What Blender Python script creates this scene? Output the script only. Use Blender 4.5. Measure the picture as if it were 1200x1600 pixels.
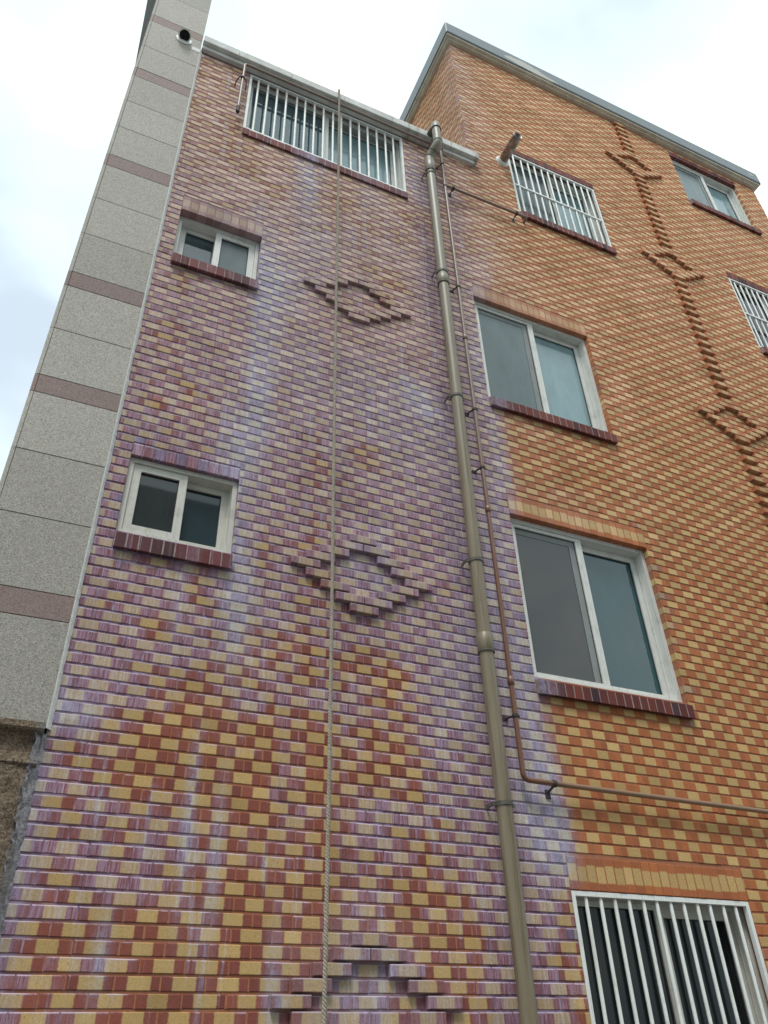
import bpy, math, random
from mathutils import Vector, Matrix

random.seed(11)
scene = bpy.context.scene
for o in list(bpy.data.objects):
    bpy.data.objects.remove(o)
COL = scene.collection

# ------------------------------------------------------------------ camera
CAM_POS = Vector((0.0, -4.08, 1.5))
RIGHT = Vector((0.91143503, -0.41034701, -0.0300253))
DOWN = Vector((0.21973962, 0.54716799, -0.80766435))
FWD = Vector((0.34785154, 0.72953583, 0.58887756))
F_PX = 1240.94                      # focal length in pixels of a 1200 x 1600 picture
cam_data = bpy.data.cameras.new("camera")
cam = bpy.data.objects.new("camera", cam_data)
COL.objects.link(cam)
mw = Matrix.Identity(4)
for i in range(3):
    mw[i][0] = RIGHT[i]
    mw[i][1] = -DOWN[i]
    mw[i][2] = -FWD[i]
    mw[i][3] = CAM_POS[i]
cam.matrix_world = mw
cam_data.sensor_fit = 'VERTICAL'
cam_data.sensor_height = 36.0
cam_data.lens = F_PX / 1600.0 * 36.0
cam_data.clip_start = 0.05
cam_data.clip_end = 2000.0
scene.camera = cam

# ------------------------------------------------------------------ exposure
vs = scene.view_settings
vs.view_transform = 'Standard'
vs.look = 'None'
vs.exposure = 0.64
vs.gamma = 1.0
vs.use_curve_mapping = False

# ------------------------------------------------------------------ node helper
class NB:
    """small helper that writes shader nodes"""
    def __init__(self, tree):
        self.t = tree
        self.n = tree.nodes
        self.l = tree.links

    def node(self, kind, **kw):
        nd = self.n.new(kind)
        for k, v in kw.items():
            setattr(nd, k, v)
        return nd

    def put(self, sock, val):
        if hasattr(val, "is_output") or isinstance(val, bpy.types.NodeSocket):
            self.l.new(val, sock)
        elif isinstance(val, (tuple, list)):
            v = list(val)
            if sock.type == 'RGBA' and len(v) == 3:
                v = v + [1.0]
            sock.default_value = v
        else:
            sock.default_value = val

    def m(self, op, a, b=None, c=None, clamp=False):
        nd = self.node('ShaderNodeMath', operation=op)
        nd.use_clamp = clamp
        self.put(nd.inputs[0], a)
        if b is not None:
            self.put(nd.inputs[1], b)
        if c is not None:
            self.put(nd.inputs[2], c)
        return nd.outputs[0]

    def ss(self, val, lo, hi, a=0.0, b=1.0):
        nd = self.node('ShaderNodeMapRange', interpolation_type='SMOOTHSTEP')
        self.put(nd.inputs[0], val)
        for i, v in enumerate((lo, hi, a, b)):
            self.put(nd.inputs[i + 1], v)
        return nd.outputs[0]

    def mix(self, fac, a, b, blend='MIX'):
        nd = self.node('ShaderNodeMix', data_type='RGBA', blend_type=blend)
        self.put(nd.inputs[0], fac)
        self.put(nd.inputs[6], a)
        self.put(nd.inputs[7], b)
        return nd.outputs[2]

    def vec(self, x, y, z):
        nd = self.node('ShaderNodeCombineXYZ')
        for i, v in enumerate((x, y, z)):
            self.put(nd.inputs[i], v)
        return nd.outputs[0]

    def noise(self, vec, scale, detail=2.0, rough=0.5, dim='3D'):
        nd = self.node('ShaderNodeTexNoise', noise_dimensions=dim)
        self.put(nd.inputs['Vector'], vec)
        self.put(nd.inputs['Scale'], scale)
        self.put(nd.inputs['Detail'], detail)
        self.put(nd.inputs['Roughness'], rough)
        return nd.outputs[0]

    def white(self, vec):
        nd = self.node('ShaderNodeTexWhiteNoise', noise_dimensions='3D')
        self.put(nd.inputs['Vector'], vec)
        return nd.outputs[0]

    def ramp(self, fac, stops):
        nd = self.node('ShaderNodeValToRGB')
        cr = nd.color_ramp
        while len(cr.elements) < len(stops):
            cr.elements.new(0.5)
        for e, (p, c) in zip(cr.elements, stops):
            e.position = p
            e.color = (c[0], c[1], c[2], 1.0)
        self.put(nd.inputs[0], fac)
        return nd.outputs[0]

    def pos(self):
        g = self.node('ShaderNodeNewGeometry')
        s = self.node('ShaderNodeSeparateXYZ')
        self.l.new(g.outputs['Position'], s.inputs[0])
        return g.outputs['Position'], s.outputs[0], s.outputs[1], s.outputs[2]

    def bump(self, h, strength=0.5, dist=0.01):
        nd = self.node('ShaderNodeBump')
        self.put(nd.inputs['Strength'], strength)
        self.put(nd.inputs['Distance'], dist)
        self.put(nd.inputs['Height'], h)
        return nd.outputs[0]


def new_mat(name):
    mt = bpy.data.materials.new(name)
    mt.use_nodes = True
    nb = NB(mt.node_tree)
    bsdf = mt.node_tree.nodes.get('Principled BSDF')
    return mt, nb, bsdf


# ------------------------------------------------------------------ world: bright overcast sky
SUN_ELEV = 62.0
SUN_FROM = Vector((-0.50, -0.85, 0.0)).normalized()    # horizontal direction towards the sun
world = bpy.data.worlds.new("World")
scene.world = world
world.use_nodes = True
wt = world.node_tree
wt.nodes.clear()
wb = NB(wt)
out = wb.node('ShaderNodeOutputWorld')
sky = wb.node('ShaderNodeTexSky', sky_type='NISHITA')
sky.sun_disc = False
sky.sun_elevation = math.radians(SUN_ELEV)
sky.sun_rotation = math.atan2(SUN_FROM.x, SUN_FROM.y)
bg_sky = wb.node('ShaderNodeBackground')
wb.put(bg_sky.inputs[0], sky.outputs[0])
bg_sky.inputs[1].default_value = 0.10
tc = wb.node('ShaderNodeTexCoord')
mp = wb.node('ShaderNodeMapping')
mp.inputs['Scale'].default_value = (1.0, 1.0, 1.7)
mp.inputs['Location'].default_value = (1.1, 4.76, 6.96)
wb.put(mp.inputs[0], tc.outputs['Generated'])
n1 = wb.noise(mp.outputs[0], 2.6, 3.0, 0.5)
n2 = wb.noise(mp.outputs[0], 6.5, 3.0, 0.5)
nn = wb.m('ADD', wb.m('MULTIPLY', n1, 0.75), wb.m('MULTIPLY', n2, 0.25))
cloud_col = wb.ramp(nn, [(0.34, (0.50, 0.585, 0.66)), (0.43, (0.58, 0.68, 0.74)), (0.50, (0.63, 0.765, 0.79)),
                         (0.575, (0.74, 0.80, 0.82)), (0.66, (0.90, 0.91, 0.91))])
bg_cl = wb.node('ShaderNodeBackground')
wb.put(bg_cl.inputs[0], cloud_col)
bg_cl.inputs[1].default_value = 1.0
mixw = wb.node('ShaderNodeMixShader')
wb.put(mixw.inputs[0], wb.ss(nn, 0.30, 0.46, 0.86, 0.98))
wt.links.new(bg_sky.outputs[0], mixw.inputs[1])
wt.links.new(bg_cl.outputs[0], mixw.inputs[2])
wt.links.new(mixw.outputs[0], out.inputs[0])

# ------------------------------------------------------------------ sun behind the cloud
sun_data = bpy.data.lights.new("sun", 'SUN')
sun_data.energy = 1.5
sun_data.angle = math.radians(18.0)
sun_data.color = (1.0, 0.97, 0.93)
sun = bpy.data.objects.new("sun", sun_data)
COL.objects.link(sun)
sd = Vector((SUN_FROM.x * math.cos(math.radians(SUN_ELEV)), SUN_FROM.y * math.cos(math.radians(SUN_ELEV)),
             math.sin(math.radians(SUN_ELEV))))
sun.rotation_euler = (-sd).to_track_quat('-Z', 'Y').to_euler()
sun.location = (4, -9, 16)

# ------------------------------------------------------------------ weathering of the brickwork (stains, and haze painted in higher up)
def gaussians(nb, sx, sz, blobs):
    tot = None
    for (x, z, rx, rz, amp) in blobs:
        dx = nb.m('MULTIPLY', nb.m('SUBTRACT', sx, x), 1.0 / rx)
        dz = nb.m('MULTIPLY', nb.m('SUBTRACT', sz, z), 1.0 / rz)
        r2 = nb.m('MULTIPLY_ADD', dx, dx, nb.m('MULTIPLY', dz, dz))
        g = nb.m('MULTIPLY', nb.m('POWER', 2.718, nb.m('MULTIPLY', r2, -1.0)), amp)
        tot = g if tot is None else nb.m('ADD', tot, g)
    return tot

CLEAN = [(0.60, 2.85, .55, .28, .55), (0.85, 3.15, .35, .22, .4), (1.17, 3.57, .38, .22, .55), (1.95, 3.50, .22, .18, .55),
         (1.72, 3.05, .4, .25, .35), (0.75, 1.95, .6, .28, .5), (1.25, 2.3, .55, .3, .5), (2.1, 2.35, .4, .4, .42),
         (0.45, 5.27, .40, .2, .30), (2.25, 7.42, .3, .2, .28), (1.9, 5.25, .22, .25, .28), (1.2, 2.75, .4, .25, .3),
         (2.98, 2.1, .16, .35, .3), (1.0, 1.5, 1.6, .5, .3), (1.35, 5.1, .3, .25, .3), (1.05, 4.2, .18, .2, .3)]
WHITE = [(3.0, 2.63, .16, .16, .95), (2.84, 2.85, .18, .3, .45), (3.02, 3.0, .12, .25, .45), (2.95, 3.5, .15, .5, .4),
         (0.97, 5.6, .13, .8, .65), (0.85, 4.95, .12, .40, .6), (1.1, 6.9, .18, .5, .5), (1.28, 8.5, .16, .6, .6), (0.98, 3.85, .09, .35, .7), (0.62, 3.75, .05, .3, .45), (1.9, 4.3, .06, .4, .45),
         (1.42, 7.6, .14, .4, .4), (0.95, 4.0, .06, .4, .75), (0.93, 7.0, .09, .5, .65), (0.14, 3.08, .16, .09, .6),
         (0.07, 2.3, .06, .9, .5), (2.25, 6.1, .16, .16, .6), (2.37, 5.9, .10, .14, .5), (2.9, 6.7, .2, .7, .4),
         (0.82, 2.6, .035, .4, .6), (0.97, 2.45, .035, .4, .5), (0.50, 2.02, .04, .16, .55), (1.29, 1.85, .04, .3, .6),
         (2.8, 4.4, .25, .9, .6), (2.2, 5.6, .5, .5, .25), (1.4, 5.9, .5, .6, .25), (2.45, 3.6, .25, .5, .3), (3.02, 5.7, .10, .6, .35), (2.5, 9.3, .3, .5, .35), (1.9, 8.6, .2, .4, .25),
         (1.72, 4.35, .12, .15, .4), (1.72, 1.95, .25, .25, .5)]
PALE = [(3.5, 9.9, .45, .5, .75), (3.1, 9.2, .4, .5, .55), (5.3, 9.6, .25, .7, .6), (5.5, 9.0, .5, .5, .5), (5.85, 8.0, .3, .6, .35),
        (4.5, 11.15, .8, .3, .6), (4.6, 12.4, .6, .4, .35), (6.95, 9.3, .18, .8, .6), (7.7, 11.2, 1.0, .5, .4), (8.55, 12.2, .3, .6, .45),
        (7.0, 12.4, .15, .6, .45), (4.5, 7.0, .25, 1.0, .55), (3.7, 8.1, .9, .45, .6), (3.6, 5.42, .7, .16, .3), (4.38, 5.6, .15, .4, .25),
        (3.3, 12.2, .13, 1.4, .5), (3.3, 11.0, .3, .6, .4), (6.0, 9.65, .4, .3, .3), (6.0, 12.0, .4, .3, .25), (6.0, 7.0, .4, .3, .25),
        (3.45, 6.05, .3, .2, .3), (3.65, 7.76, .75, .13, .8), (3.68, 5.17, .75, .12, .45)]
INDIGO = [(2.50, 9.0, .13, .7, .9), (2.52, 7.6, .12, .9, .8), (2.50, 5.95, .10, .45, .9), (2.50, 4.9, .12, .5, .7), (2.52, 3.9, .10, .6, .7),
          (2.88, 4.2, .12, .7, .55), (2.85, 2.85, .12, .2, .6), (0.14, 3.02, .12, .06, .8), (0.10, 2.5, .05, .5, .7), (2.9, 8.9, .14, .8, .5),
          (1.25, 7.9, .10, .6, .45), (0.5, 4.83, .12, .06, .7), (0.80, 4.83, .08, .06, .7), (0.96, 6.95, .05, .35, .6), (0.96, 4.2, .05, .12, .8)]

wg = bpy.data.node_groups.new("weathering_and_haze", 'ShaderNodeTree')
for nm in ("Purple", "White", "Pale", "Indigo", "Grime"):
    wg.interface.new_socket(nm, in_out='OUTPUT', socket_type='NodeSocketFloat')
gb = NB(wg)
go = gb.node('NodeGroupOutput')
P, px_, py_, pz_ = gb.pos()
S = gb.m('ADD', px_, py_)
low = gb.noise(P, 1.1, 3.0, 0.55)
mid = gb.noise(gb.vec(gb.m('MULTIPLY', S, 3.2), py_, gb.m('MULTIPLY', pz_, 2.0)), 1.0, 3.0, 0.6)
drip = gb.noise(gb.vec(gb.m('MULTIPLY', S, 9.0), 0.0, gb.m('MULTIPLY', pz_, 0.8)), 1.0, 3.0, 0.6)
# the purple film ends a little right of the drainpipe and wanders outwards higher up
edge = gb.m('ADD', 3.06, gb.m('MULTIPLY', gb.ss(pz_, 6.0, 9.5), 0.35))
edge = gb.m('ADD', edge, gb.m('MULTIPLY', gb.m('SUBTRACT', mid, 0.5), 0.30))
film = gb.ss(gb.m('SUBTRACT', S, edge), -0.16, 0.16, 1.0, 0.0)
clean = gaussians(gb, S, pz_, CLEAN)
lowhigh = gb.ss(pz_, 1.5, 4.8, 0.66, 0.84)
pur = gb.m('ADD', lowhigh, gb.m('MULTIPLY', gb.m('SUBTRACT', low, 0.5), 1.5))
pur = gb.m('ADD', pur, gb.m('MULTIPLY', gb.m('SUBTRACT', mid, 0.5), 1.3))
pur = gb.m('ADD', pur, gb.m('MULTIPLY', gb.ss(gb.m('ABSOLUTE', gb.m('SUBTRACT', S, 2.72)), 0.1, 0.45, 0.28, 0.0), 1.0))
pur = gb.m('ADD', pur, gb.ss(S, 0.08, 0.35, 0.25, 0.0))
pur = gb.m('SUBTRACT', pur, clean)
pur = gb.m('MULTIPLY', gb.m('MINIMUM', gb.m('MAXIMUM', pur, 0.0), 1.0), gb.m('MULTIPLY', film, gb.ss(pz_, 6.6, 9.4, 1.0, 0.30)))
whi = gaussians(gb, S, pz_, WHITE)
whi = gb.m('MULTIPLY', whi, gb.ss(drip, 0.30, 0.58, 0.65, 1.45))
whi = gb.m('ADD', whi, gb.m('MULTIPLY', gb.ss(drip, 0.60, 0.75), gb.m('MULTIPLY', film, 0.50)))
run = gb.noise(gb.vec(gb.m('MULTIPLY', S, 27.0), 3.3, gb.m('MULTIPLY', pz_, 1.1)), 1.0, 2.0, 0.55)
whi = gb.m('ADD', whi, gb.m('MULTIPLY', gb.m('MULTIPLY', gb.ss(run, 0.60, 0.70), film), gb.ss(low, 0.35, 0.6, 0.15, 0.6)))
whi = gb.m('MULTIPLY', whi, gb.ss(S, 3.06, 3.2, 1.0, 0.25), clamp=True)
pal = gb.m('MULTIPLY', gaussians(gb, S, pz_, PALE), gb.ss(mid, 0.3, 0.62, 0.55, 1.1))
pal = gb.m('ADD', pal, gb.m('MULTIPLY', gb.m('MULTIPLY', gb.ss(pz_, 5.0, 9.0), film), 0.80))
pal = gb.m('ADD', pal, gb.ss(pz_, 3.0, 10.0, 0.0, 0.74), clamp=True)  # both height ramps paint haze and brightness into the upper wall
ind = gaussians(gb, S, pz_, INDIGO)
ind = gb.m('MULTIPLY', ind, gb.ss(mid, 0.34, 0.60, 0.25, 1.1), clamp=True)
gr1 = gb.noise(P, 0.7, 4.0, 0.6)
gr2 = gb.noise(gb.vec(gb.m('MULTIPLY', S, 6.0), 1.0, gb.m('MULTIPLY', pz_, 0.9)), 1.0, 4.0, 0.65)
grime = gb.m('ADD', gb.ss(gr1, 0.45, 0.72, 0.0, 0.5), gb.ss(gr2, 0.55, 0.75, 0.0, 0.6), clamp=True)
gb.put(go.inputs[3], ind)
gb.put(go.inputs[4], grime)
gb.put(go.inputs[0], pur)
gb.put(go.inputs[1], whi)
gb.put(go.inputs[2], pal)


def brick_material(name, header=False, dusty=0.0):
    mt, nb, bs = new_mat(name)
    P, x, y, z = nb.pos()
    s = nb.m('ADD', x, y)
    uvn = nb.node('ShaderNodeUVMap', uv_map='uv')
    rn = nb.node('ShaderNodeUVMap', uv_map='rnd')
    sp = nb.node('ShaderNodeSeparateXYZ')
    nb.l.new(uvn.outputs[0], sp.inputs[0])
    u, v = sp.outputs[0], sp.outputs[1]
    sr = nb.node('ShaderNodeSeparateXYZ')
    nb.l.new(rn.outputs[0], sr.inputs[0])
    oi = nb.node('ShaderNodeObjectInfo')
    r1 = nb.m('FRACT', nb.m('ADD', sr.outputs[0], oi.outputs['Random']))
    r2 = nb.m('FRACT', nb.m('MULTIPLY', r1, 17.31))
    r3 = nb.m('FRACT', nb.m('MULTIPLY', r1, 41.77))
    w = nb.node('ShaderNodeGroup', node_tree=wg)
    pur, whi, pal = w.outputs[0], w.outputs[1], w.outputs[2]
    jit = nb.m('SUBTRACT', r2, 0.5)
    patch = nb.noise(nb.vec(nb.m('MULTIPLY', s, 13.0), 0.0, nb.m('MULTIPLY', z, 5.0)), 1.0, 3.0, 0.6)
    pur = nb.m('ADD', pur, nb.m('MULTIPLY', nb.m('MULTIPLY', nb.m('ADD', nb.m('MULTIPLY', jit, 0.45), nb.m('MULTIPLY', nb.m('SUBTRACT', patch, 0.5), 0.9)), 1.0), nb.ss(pur, 0.0, 0.25)), clamp=True)
    fine = nb.noise(P, 240.0, 2.0, 0.6)
    grain = nb.noise(P, 70.0, 3.0, 0.65)
    wires = nb.noise(nb.vec(nb.m('MULTIPLY', s, 115.0), nb.m('MULTIPLY', r1, 90.0), nb.m('MULTIPLY', z, 6.0)), 1.0, 3.0, 0.7)
    red = nb.mix(nb.ss(s, 2.85, 3.25), nb.mix(r3, (0.285, 0.088, 0.060), (0.225, 0.068, 0.052)), nb.mix(r3, (0.440, 0.150, 0.056), (0.365, 0.116, 0.048)))
    red = nb.mix(nb.ss(r2, 0.82, 1.0, 0.0, 0.5), red, (0.16, 0.055, 0.036))
    yel = nb.mix(r1, (0.54, 0.365, 0.155), (0.47, 0.305, 0.125))
    if header:
        ym = 0.0
        base = nb.mix(r3, (0.165, 0.042, 0.030), (0.110, 0.030, 0.028))
        base = nb.mix(nb.ss(r1, 0.80, 0.86, 0.0, 0.75), base, (0.045, 0.030, 0.038))
        lilac = nb.mix(0.5, (0.15, 0.055, 0.07), base)
    else:
        half = nb.m('ADD', 0.245, nb.m('MULTIPLY', nb.m('SUBTRACT', r3, 0.5), 0.05))
        off = nb.m('MULTIPLY', nb.m('SUBTRACT', r1, 0.5), 0.06)
        du = nb.m('ABSOLUTE', nb.m('ADD', nb.m('SUBTRACT', u, 0.5), off))
        du = nb.m('ADD', du, nb.m('MULTIPLY', nb.m('SUBTRACT', grain, 0.5), 0.085))
        ym = nb.ss(nb.m('SUBTRACT', du, half), -0.022, 0.022, 1.0, 0.0)
        base = nb.mix(ym, red, yel)
        pred = nb.mix(nb.ss(wires, 0.36, 0.60), (0.200, 0.080, 0.110), (0.350, 0.250, 0.350))
        pred = nb.mix(0.22, pred, red)
        pyel = nb.mix(nb.ss(wires, 0.42, 0.64), (0.385, 0.275, 0.175), (0.455, 0.375, 0.345))
        lilac = nb.mix(ym, pred, pyel)
    col = nb.mix(nb.m('MULTIPLY', nb.ss(pur, 0.22, 0.78), 0.93), base, lilac)
    # a few kiln-blue headers beside the openings
    col = nb.mix(nb.m('MULTIPLY', sr.outputs[1], nb.ss(fine, 0.3, 0.6, 0.65, 0.95)), col, (0.105, 0.125, 0.235))
    # chalky patches, and haze painted into the brick colour higher up
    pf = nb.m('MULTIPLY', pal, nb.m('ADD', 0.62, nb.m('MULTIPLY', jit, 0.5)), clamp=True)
    if header:
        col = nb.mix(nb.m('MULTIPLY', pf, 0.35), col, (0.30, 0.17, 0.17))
    else:
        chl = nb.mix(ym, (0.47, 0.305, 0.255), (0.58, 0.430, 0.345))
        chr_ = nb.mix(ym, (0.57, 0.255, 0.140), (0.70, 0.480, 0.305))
        chalk_haze = nb.mix(nb.ss(s, 3.0, 4.2), chl, chr_)
        col = nb.mix(nb.m('MULTIPLY', pf, 0.85), col, chalk_haze)
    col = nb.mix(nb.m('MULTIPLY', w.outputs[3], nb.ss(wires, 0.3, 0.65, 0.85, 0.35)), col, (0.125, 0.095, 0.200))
    # white salt: running streaks and a crust on the upper edge
    chk = nb.noise(P, 28.0, 4.0, 0.7)
    wst = nb.m('MULTIPLY', nb.m('MULTIPLY', whi, nb.ss(wires, 0.30, 0.66, 0.45, 1.0)), nb.ss(chk, 0.34, 0.56, 0.55, 1.45), clamp=True)
    col = nb.mix(nb.m('MULTIPLY', wst, 0.9), col, nb.mix(ym, (0.36, 0.34, 0.47), (0.53, 0.50, 0.47)))
    drip1 = nb.noise(nb.vec(nb.m('MULTIPLY', s, 130.0), 0.0, nb.m('MULTIPLY', z, 1.6)), 1.0, 2.0, 0.6)
    dr = nb.m('MULTIPLY', nb.ss(drip1, 0.62, 0.70), nb.ss(nb.m('ADD', pur, nb.m('MULTIPLY', whi, 0.7)), 0.30, 0.75), clamp=True)
    col = nb.mix(nb.m('MULTIPLY', dr, 0.55), col, (0.56, 0.51, 0.60))
    crust_n = nb.noise(nb.vec(nb.m('MULTIPLY', s, 7.0), r1, nb.m('MULTIPLY', z, 3.0)), 1.0, 3.0, 0.65)
    lip = nb.m('MULTIPLY', nb.ss(nb.m('ADD', v, nb.m('MULTIPLY', nb.m('SUBTRACT', grain, 0.5), 0.05)), 0.865, 0.93),
               nb.m('MULTIPLY', nb.ss(crust_n, 0.34, 0.52), nb.ss(nb.m('ADD', pur, whi), 0.12, 0.45)), clamp=True)
    if not header:
        col = nb.mix(nb.m('MULTIPLY', lip, 0.66), col, (0.56, 0.49, 0.61))
        # a dark line along the lower arris
        dl = nb.m('MULTIPLY', nb.ss(v, 0.015, 0.085, 1.0, 0.0), nb.ss(crust_n, 0.3, 0.6, 0.10, 0.38))
        col = nb.mix(dl, col, (0.10, 0.055, 0.06))
    if dusty:
        col = nb.mix(nb.m('MULTIPLY', nb.ss(crust_n, 0.25, 0.6, 0.45, 1.0), dusty), col, nb.mix(nb.ss(s, 2.9, 3.3), (0.25, 0.185, 0.180), (0.40, 0.22, 0.145)))
    tint = nb.m('ADD', 0.80, nb.m('MULTIPLY', grain, 0.40))
    tint = nb.m('MULTIPLY', tint, nb.m('ADD', 0.66, nb.m('MULTIPLY', fine, 0.68)))
    tint = nb.m('MULTIPLY', tint, nb.ss(nb.noise(P, 130.0, 1.0, 0.5), 0.27, 0.36, 0.62, 1.0))
    tint = nb.m('MULTIPLY', tint, nb.m('ADD', 0.86, nb.m('MULTIPLY', r2, 0.28)))
    tint = nb.m('MULTIPLY', tint, nb.m('SUBTRACT', 1.03, nb.m('MULTIPLY', w.outputs[4], 0.20)))
    hsv = nb.node('ShaderNodeHueSaturation')
    nb.put(hsv.inputs['Value'], tint)
    nb.put(hsv.inputs['Color'], col)
    nb.put(bs.inputs['Base Color'], hsv.outputs[0])
    bs.inputs['Roughness'].default_value = 0.82
    bs.inputs['Specular IOR Level'].default_value = 0.25
    h = nb.m('ADD', nb.m('MULTIPLY', wires, 0.6), nb.m('MULTIPLY', fine, 0.8))
    nb.put(bs.inputs['Normal'], nb.bump(h, 0.55, 0.0025))
    return mt


M = {}
M['brick'] = brick_material("brick")
M['dusty'] = brick_material('dusty_brick', dusty=0.22)
M['lintel'] = brick_material('stained_lintel_brick', dusty=0.55)
M['header'] = brick_material("maroon_brick", header=True)

mt, nb, bs = new_mat("mortar")
P, x, y, z = nb.pos()
w = nb.node('ShaderNodeGroup', node_tree=wg)
n = nb.noise(P, 34.0, 4.0, 0.65)
n2 = nb.noise(nb.vec(nb.m('MULTIPLY', nb.m('ADD', x, y), 11.0), 0.0, nb.m('MULTIPLY', z, 7.0)), 1.0, 3.0, 0.6)
c = nb.mix(n, (0.33, 0.125, 0.068), (0.42, 0.190, 0.110))
c2 = nb.mix(nb.ss(n2, 0.38, 0.62), (0.185, 0.095, 0.145), (0.38, 0.29, 0.41))
c = nb.mix(nb.ss(w.outputs[0], 0.2, 0.7), c, c2)
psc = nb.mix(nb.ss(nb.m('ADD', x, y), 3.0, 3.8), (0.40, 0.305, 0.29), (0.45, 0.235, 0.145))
c = nb.mix(nb.m('MULTIPLY', w.outputs[2], 0.55), c, psc)  # mortar paled by the same patches and painted haze
drm = nb.noise(nb.vec(nb.m('MULTIPLY', nb.m('ADD', x, y), 130.0), 0.0, nb.m('MULTIPLY', z, 1.6)), 1.0, 2.0, 0.6)
c = nb.mix(nb.m('MULTIPLY', nb.m('MULTIPLY', nb.ss(drm, 0.62, 0.70), nb.ss(w.outputs[0], 0.3, 0.75)), 0.6), c, (0.52, 0.46, 0.56))
c = nb.mix(nb.m('MULTIPLY', w.outputs[1], 0.75, clamp=True), c, (0.40, 0.36, 0.43))
nb.put(bs.inputs['Base Color'], c)
bs.inputs['Roughness'].default_value = 0.95
bs.inputs['Specular IOR Level'].default_value = 0.1
nb.put(bs.inputs['Normal'], nb.bump(n, 0.6, 0.006))
M['mortar'] = mt


def dirty_white(name, col, dirt, rough, amount):
    mt, nb, bs = new_mat(name)
    P, x, y, z = nb.pos()
    n = nb.noise(P, 9.0, 5.0, 0.65)
    st = nb.noise(nb.vec(nb.m('MULTIPLY', nb.m('ADD', x, y), 45.0), 0.0, nb.m('MULTIPLY', z, 3.0)), 1.0, 4.0, 0.65)
    f = nb.m('ADD', nb.ss(n, 0.48, 0.72, 0.0, 0.6), nb.ss(st, 0.52, 0.70, 0.0, 0.7), clamp=True)
    nb.put(bs.inputs['Base Color'], nb.mix(nb.m('MULTIPLY', f, amount), col, dirt))
    bs.inputs['Roughness'].default_value = rough
    return mt


def simple(name, col, rough=0.6, var=0.12, scale=9.0, bump=0.0, bscale=60.0, metal=0.0, col2=None, spec=0.4):
    mt, nb, bs = new_mat(name)
    tcn = nb.node('ShaderNodeNewGeometry')
    n = nb.noise(tcn.outputs['Position'], scale, 5.0, 0.62)
    hi = tuple(min(1.0, c * (1 + var)) for c in col)
    lo = col2 if col2 else tuple(c * (1 - var) for c in col)
    nb.put(bs.inputs['Base Color'], nb.mix(nb.ss(n, 0.3, 0.7), lo, hi))
    bs.inputs['Roughness'].default_value = rough
    bs.inputs['Metallic'].default_value = metal
    bs.inputs['Specular IOR Level'].default_value = spec
    if bump:
        nb.put(bs.inputs['Normal'], nb.bump(nb.noise(tcn.outputs['Position'], bscale, 4.0, 0.65), bump, 0.01))
    return mt


def granite(name, dark, mid_, light, scale=95.0):
    mt, nb, bs = new_mat(name)
    P, x, y, z = nb.pos()
    vo = nb.node('ShaderNodeTexVoronoi', feature='F1')
    nb.put(vo.inputs['Vector'], P)
    nb.put(vo.inputs['Scale'], scale)
    sc = nb.node('ShaderNodeSeparateColor')
    nb.l.new(vo.outputs['Color'], sc.inputs[0])
    n = nb.noise(P, scale * 0.8, 3.0, 0.7)
    big = nb.noise(P, 2.2, 4.0, 0.6)
    oi = nb.node('ShaderNodeObjectInfo')
    f = nb.m('ADD', nb.m('MULTIPLY', sc.outputs[0], 0.6), nb.m('MULTIPLY', n, 0.5))
    c = nb.ramp(f, [(0.20, dark), (0.40, mid_), (0.62, mid_), (0.84, light)])
    hsv = nb.node('ShaderNodeHueSaturation')
    val = nb.m('ADD', 0.80, nb.m('ADD', nb.m('MULTIPLY', big, 0.20), nb.m('MULTIPLY', oi.outputs['Random'], 0.20)))
    nb.put(hsv.inputs['Value'], val)
    nb.put(hsv.inputs['Color'], c)
    nb.put(bs.inputs['Base Color'], hsv.outputs[0])
    bs.inputs['Roughness'].default_value = 0.7
    nb.put(bs.inputs['Normal'], nb.bump(f, 0.4, 0.006))
    return mt


M['granite'] = granite("grey_granite", (0.135, 0.125, 0.112), (0.345, 0.322, 0.280), (0.49, 0.465, 0.415), 210.0)
M['pink'] = granite("pink_granite", (0.10, 0.065, 0.058), (0.235, 0.165, 0.145), (0.30, 0.225, 0.200), 210.0)
M['pale_mortar'] = simple('pale_mortar', (0.31, 0.245, 0.235), 0.95, 0.2, 30.0, 0.3, 80.0)
M['grey_mortar'] = simple('grey_mortar', (0.36, 0.35, 0.37), 0.95, 0.25, 60.0, 0.8, 110.0, col2=(0.20, 0.185, 0.20))
M['zinc'] = simple('zinc_sheet', (0.40, 0.43, 0.43), 0.6, 0.08, 5.0)
M['screened'] = simple('screened_upvc', (0.235, 0.255, 0.25), 0.7, 0.1, 4.0)
M['seal'] = simple("sealant", (0.70, 0.70, 0.67), 0.7, 0.12, 40.0, 0.3, 90.0)
M['upvc'] = dirty_white('white_upvc', (0.68, 0.69, 0.65), (0.36, 0.34, 0.29), 0.42, 0.55)
M['upvc_dirty'] = dirty_white('weathered_upvc', (0.58, 0.57, 0.51), (0.30, 0.27, 0.22), 0.5, 0.6)
M['paint'] = dirty_white('white_painted_steel', (0.78, 0.80, 0.77), (0.42, 0.35, 0.28), 0.5, 0.45)
mt, nb, bs = new_mat("grey_pvc")
P, x, y, z = nb.pos()
n = nb.noise(P, 5.0, 4.0, 0.6)
st_n = nb.noise(nb.vec(nb.m('MULTIPLY', x, 60.0), nb.m('MULTIPLY', y, 60.0), nb.m('MULTIPLY', z, 1.3)), 1.0, 4.0, 0.65)
c = nb.mix(n, (0.232, 0.192, 0.128), (0.190, 0.155, 0.100))
c = nb.mix(nb.ss(st_n, 0.50, 0.64, 0.0, 0.72), c, (0.115, 0.080, 0.045))
c = nb.mix(nb.ss(st_n, 0.30, 0.40, 0.45, 0.0), c, (0.34, 0.33, 0.25))
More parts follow.
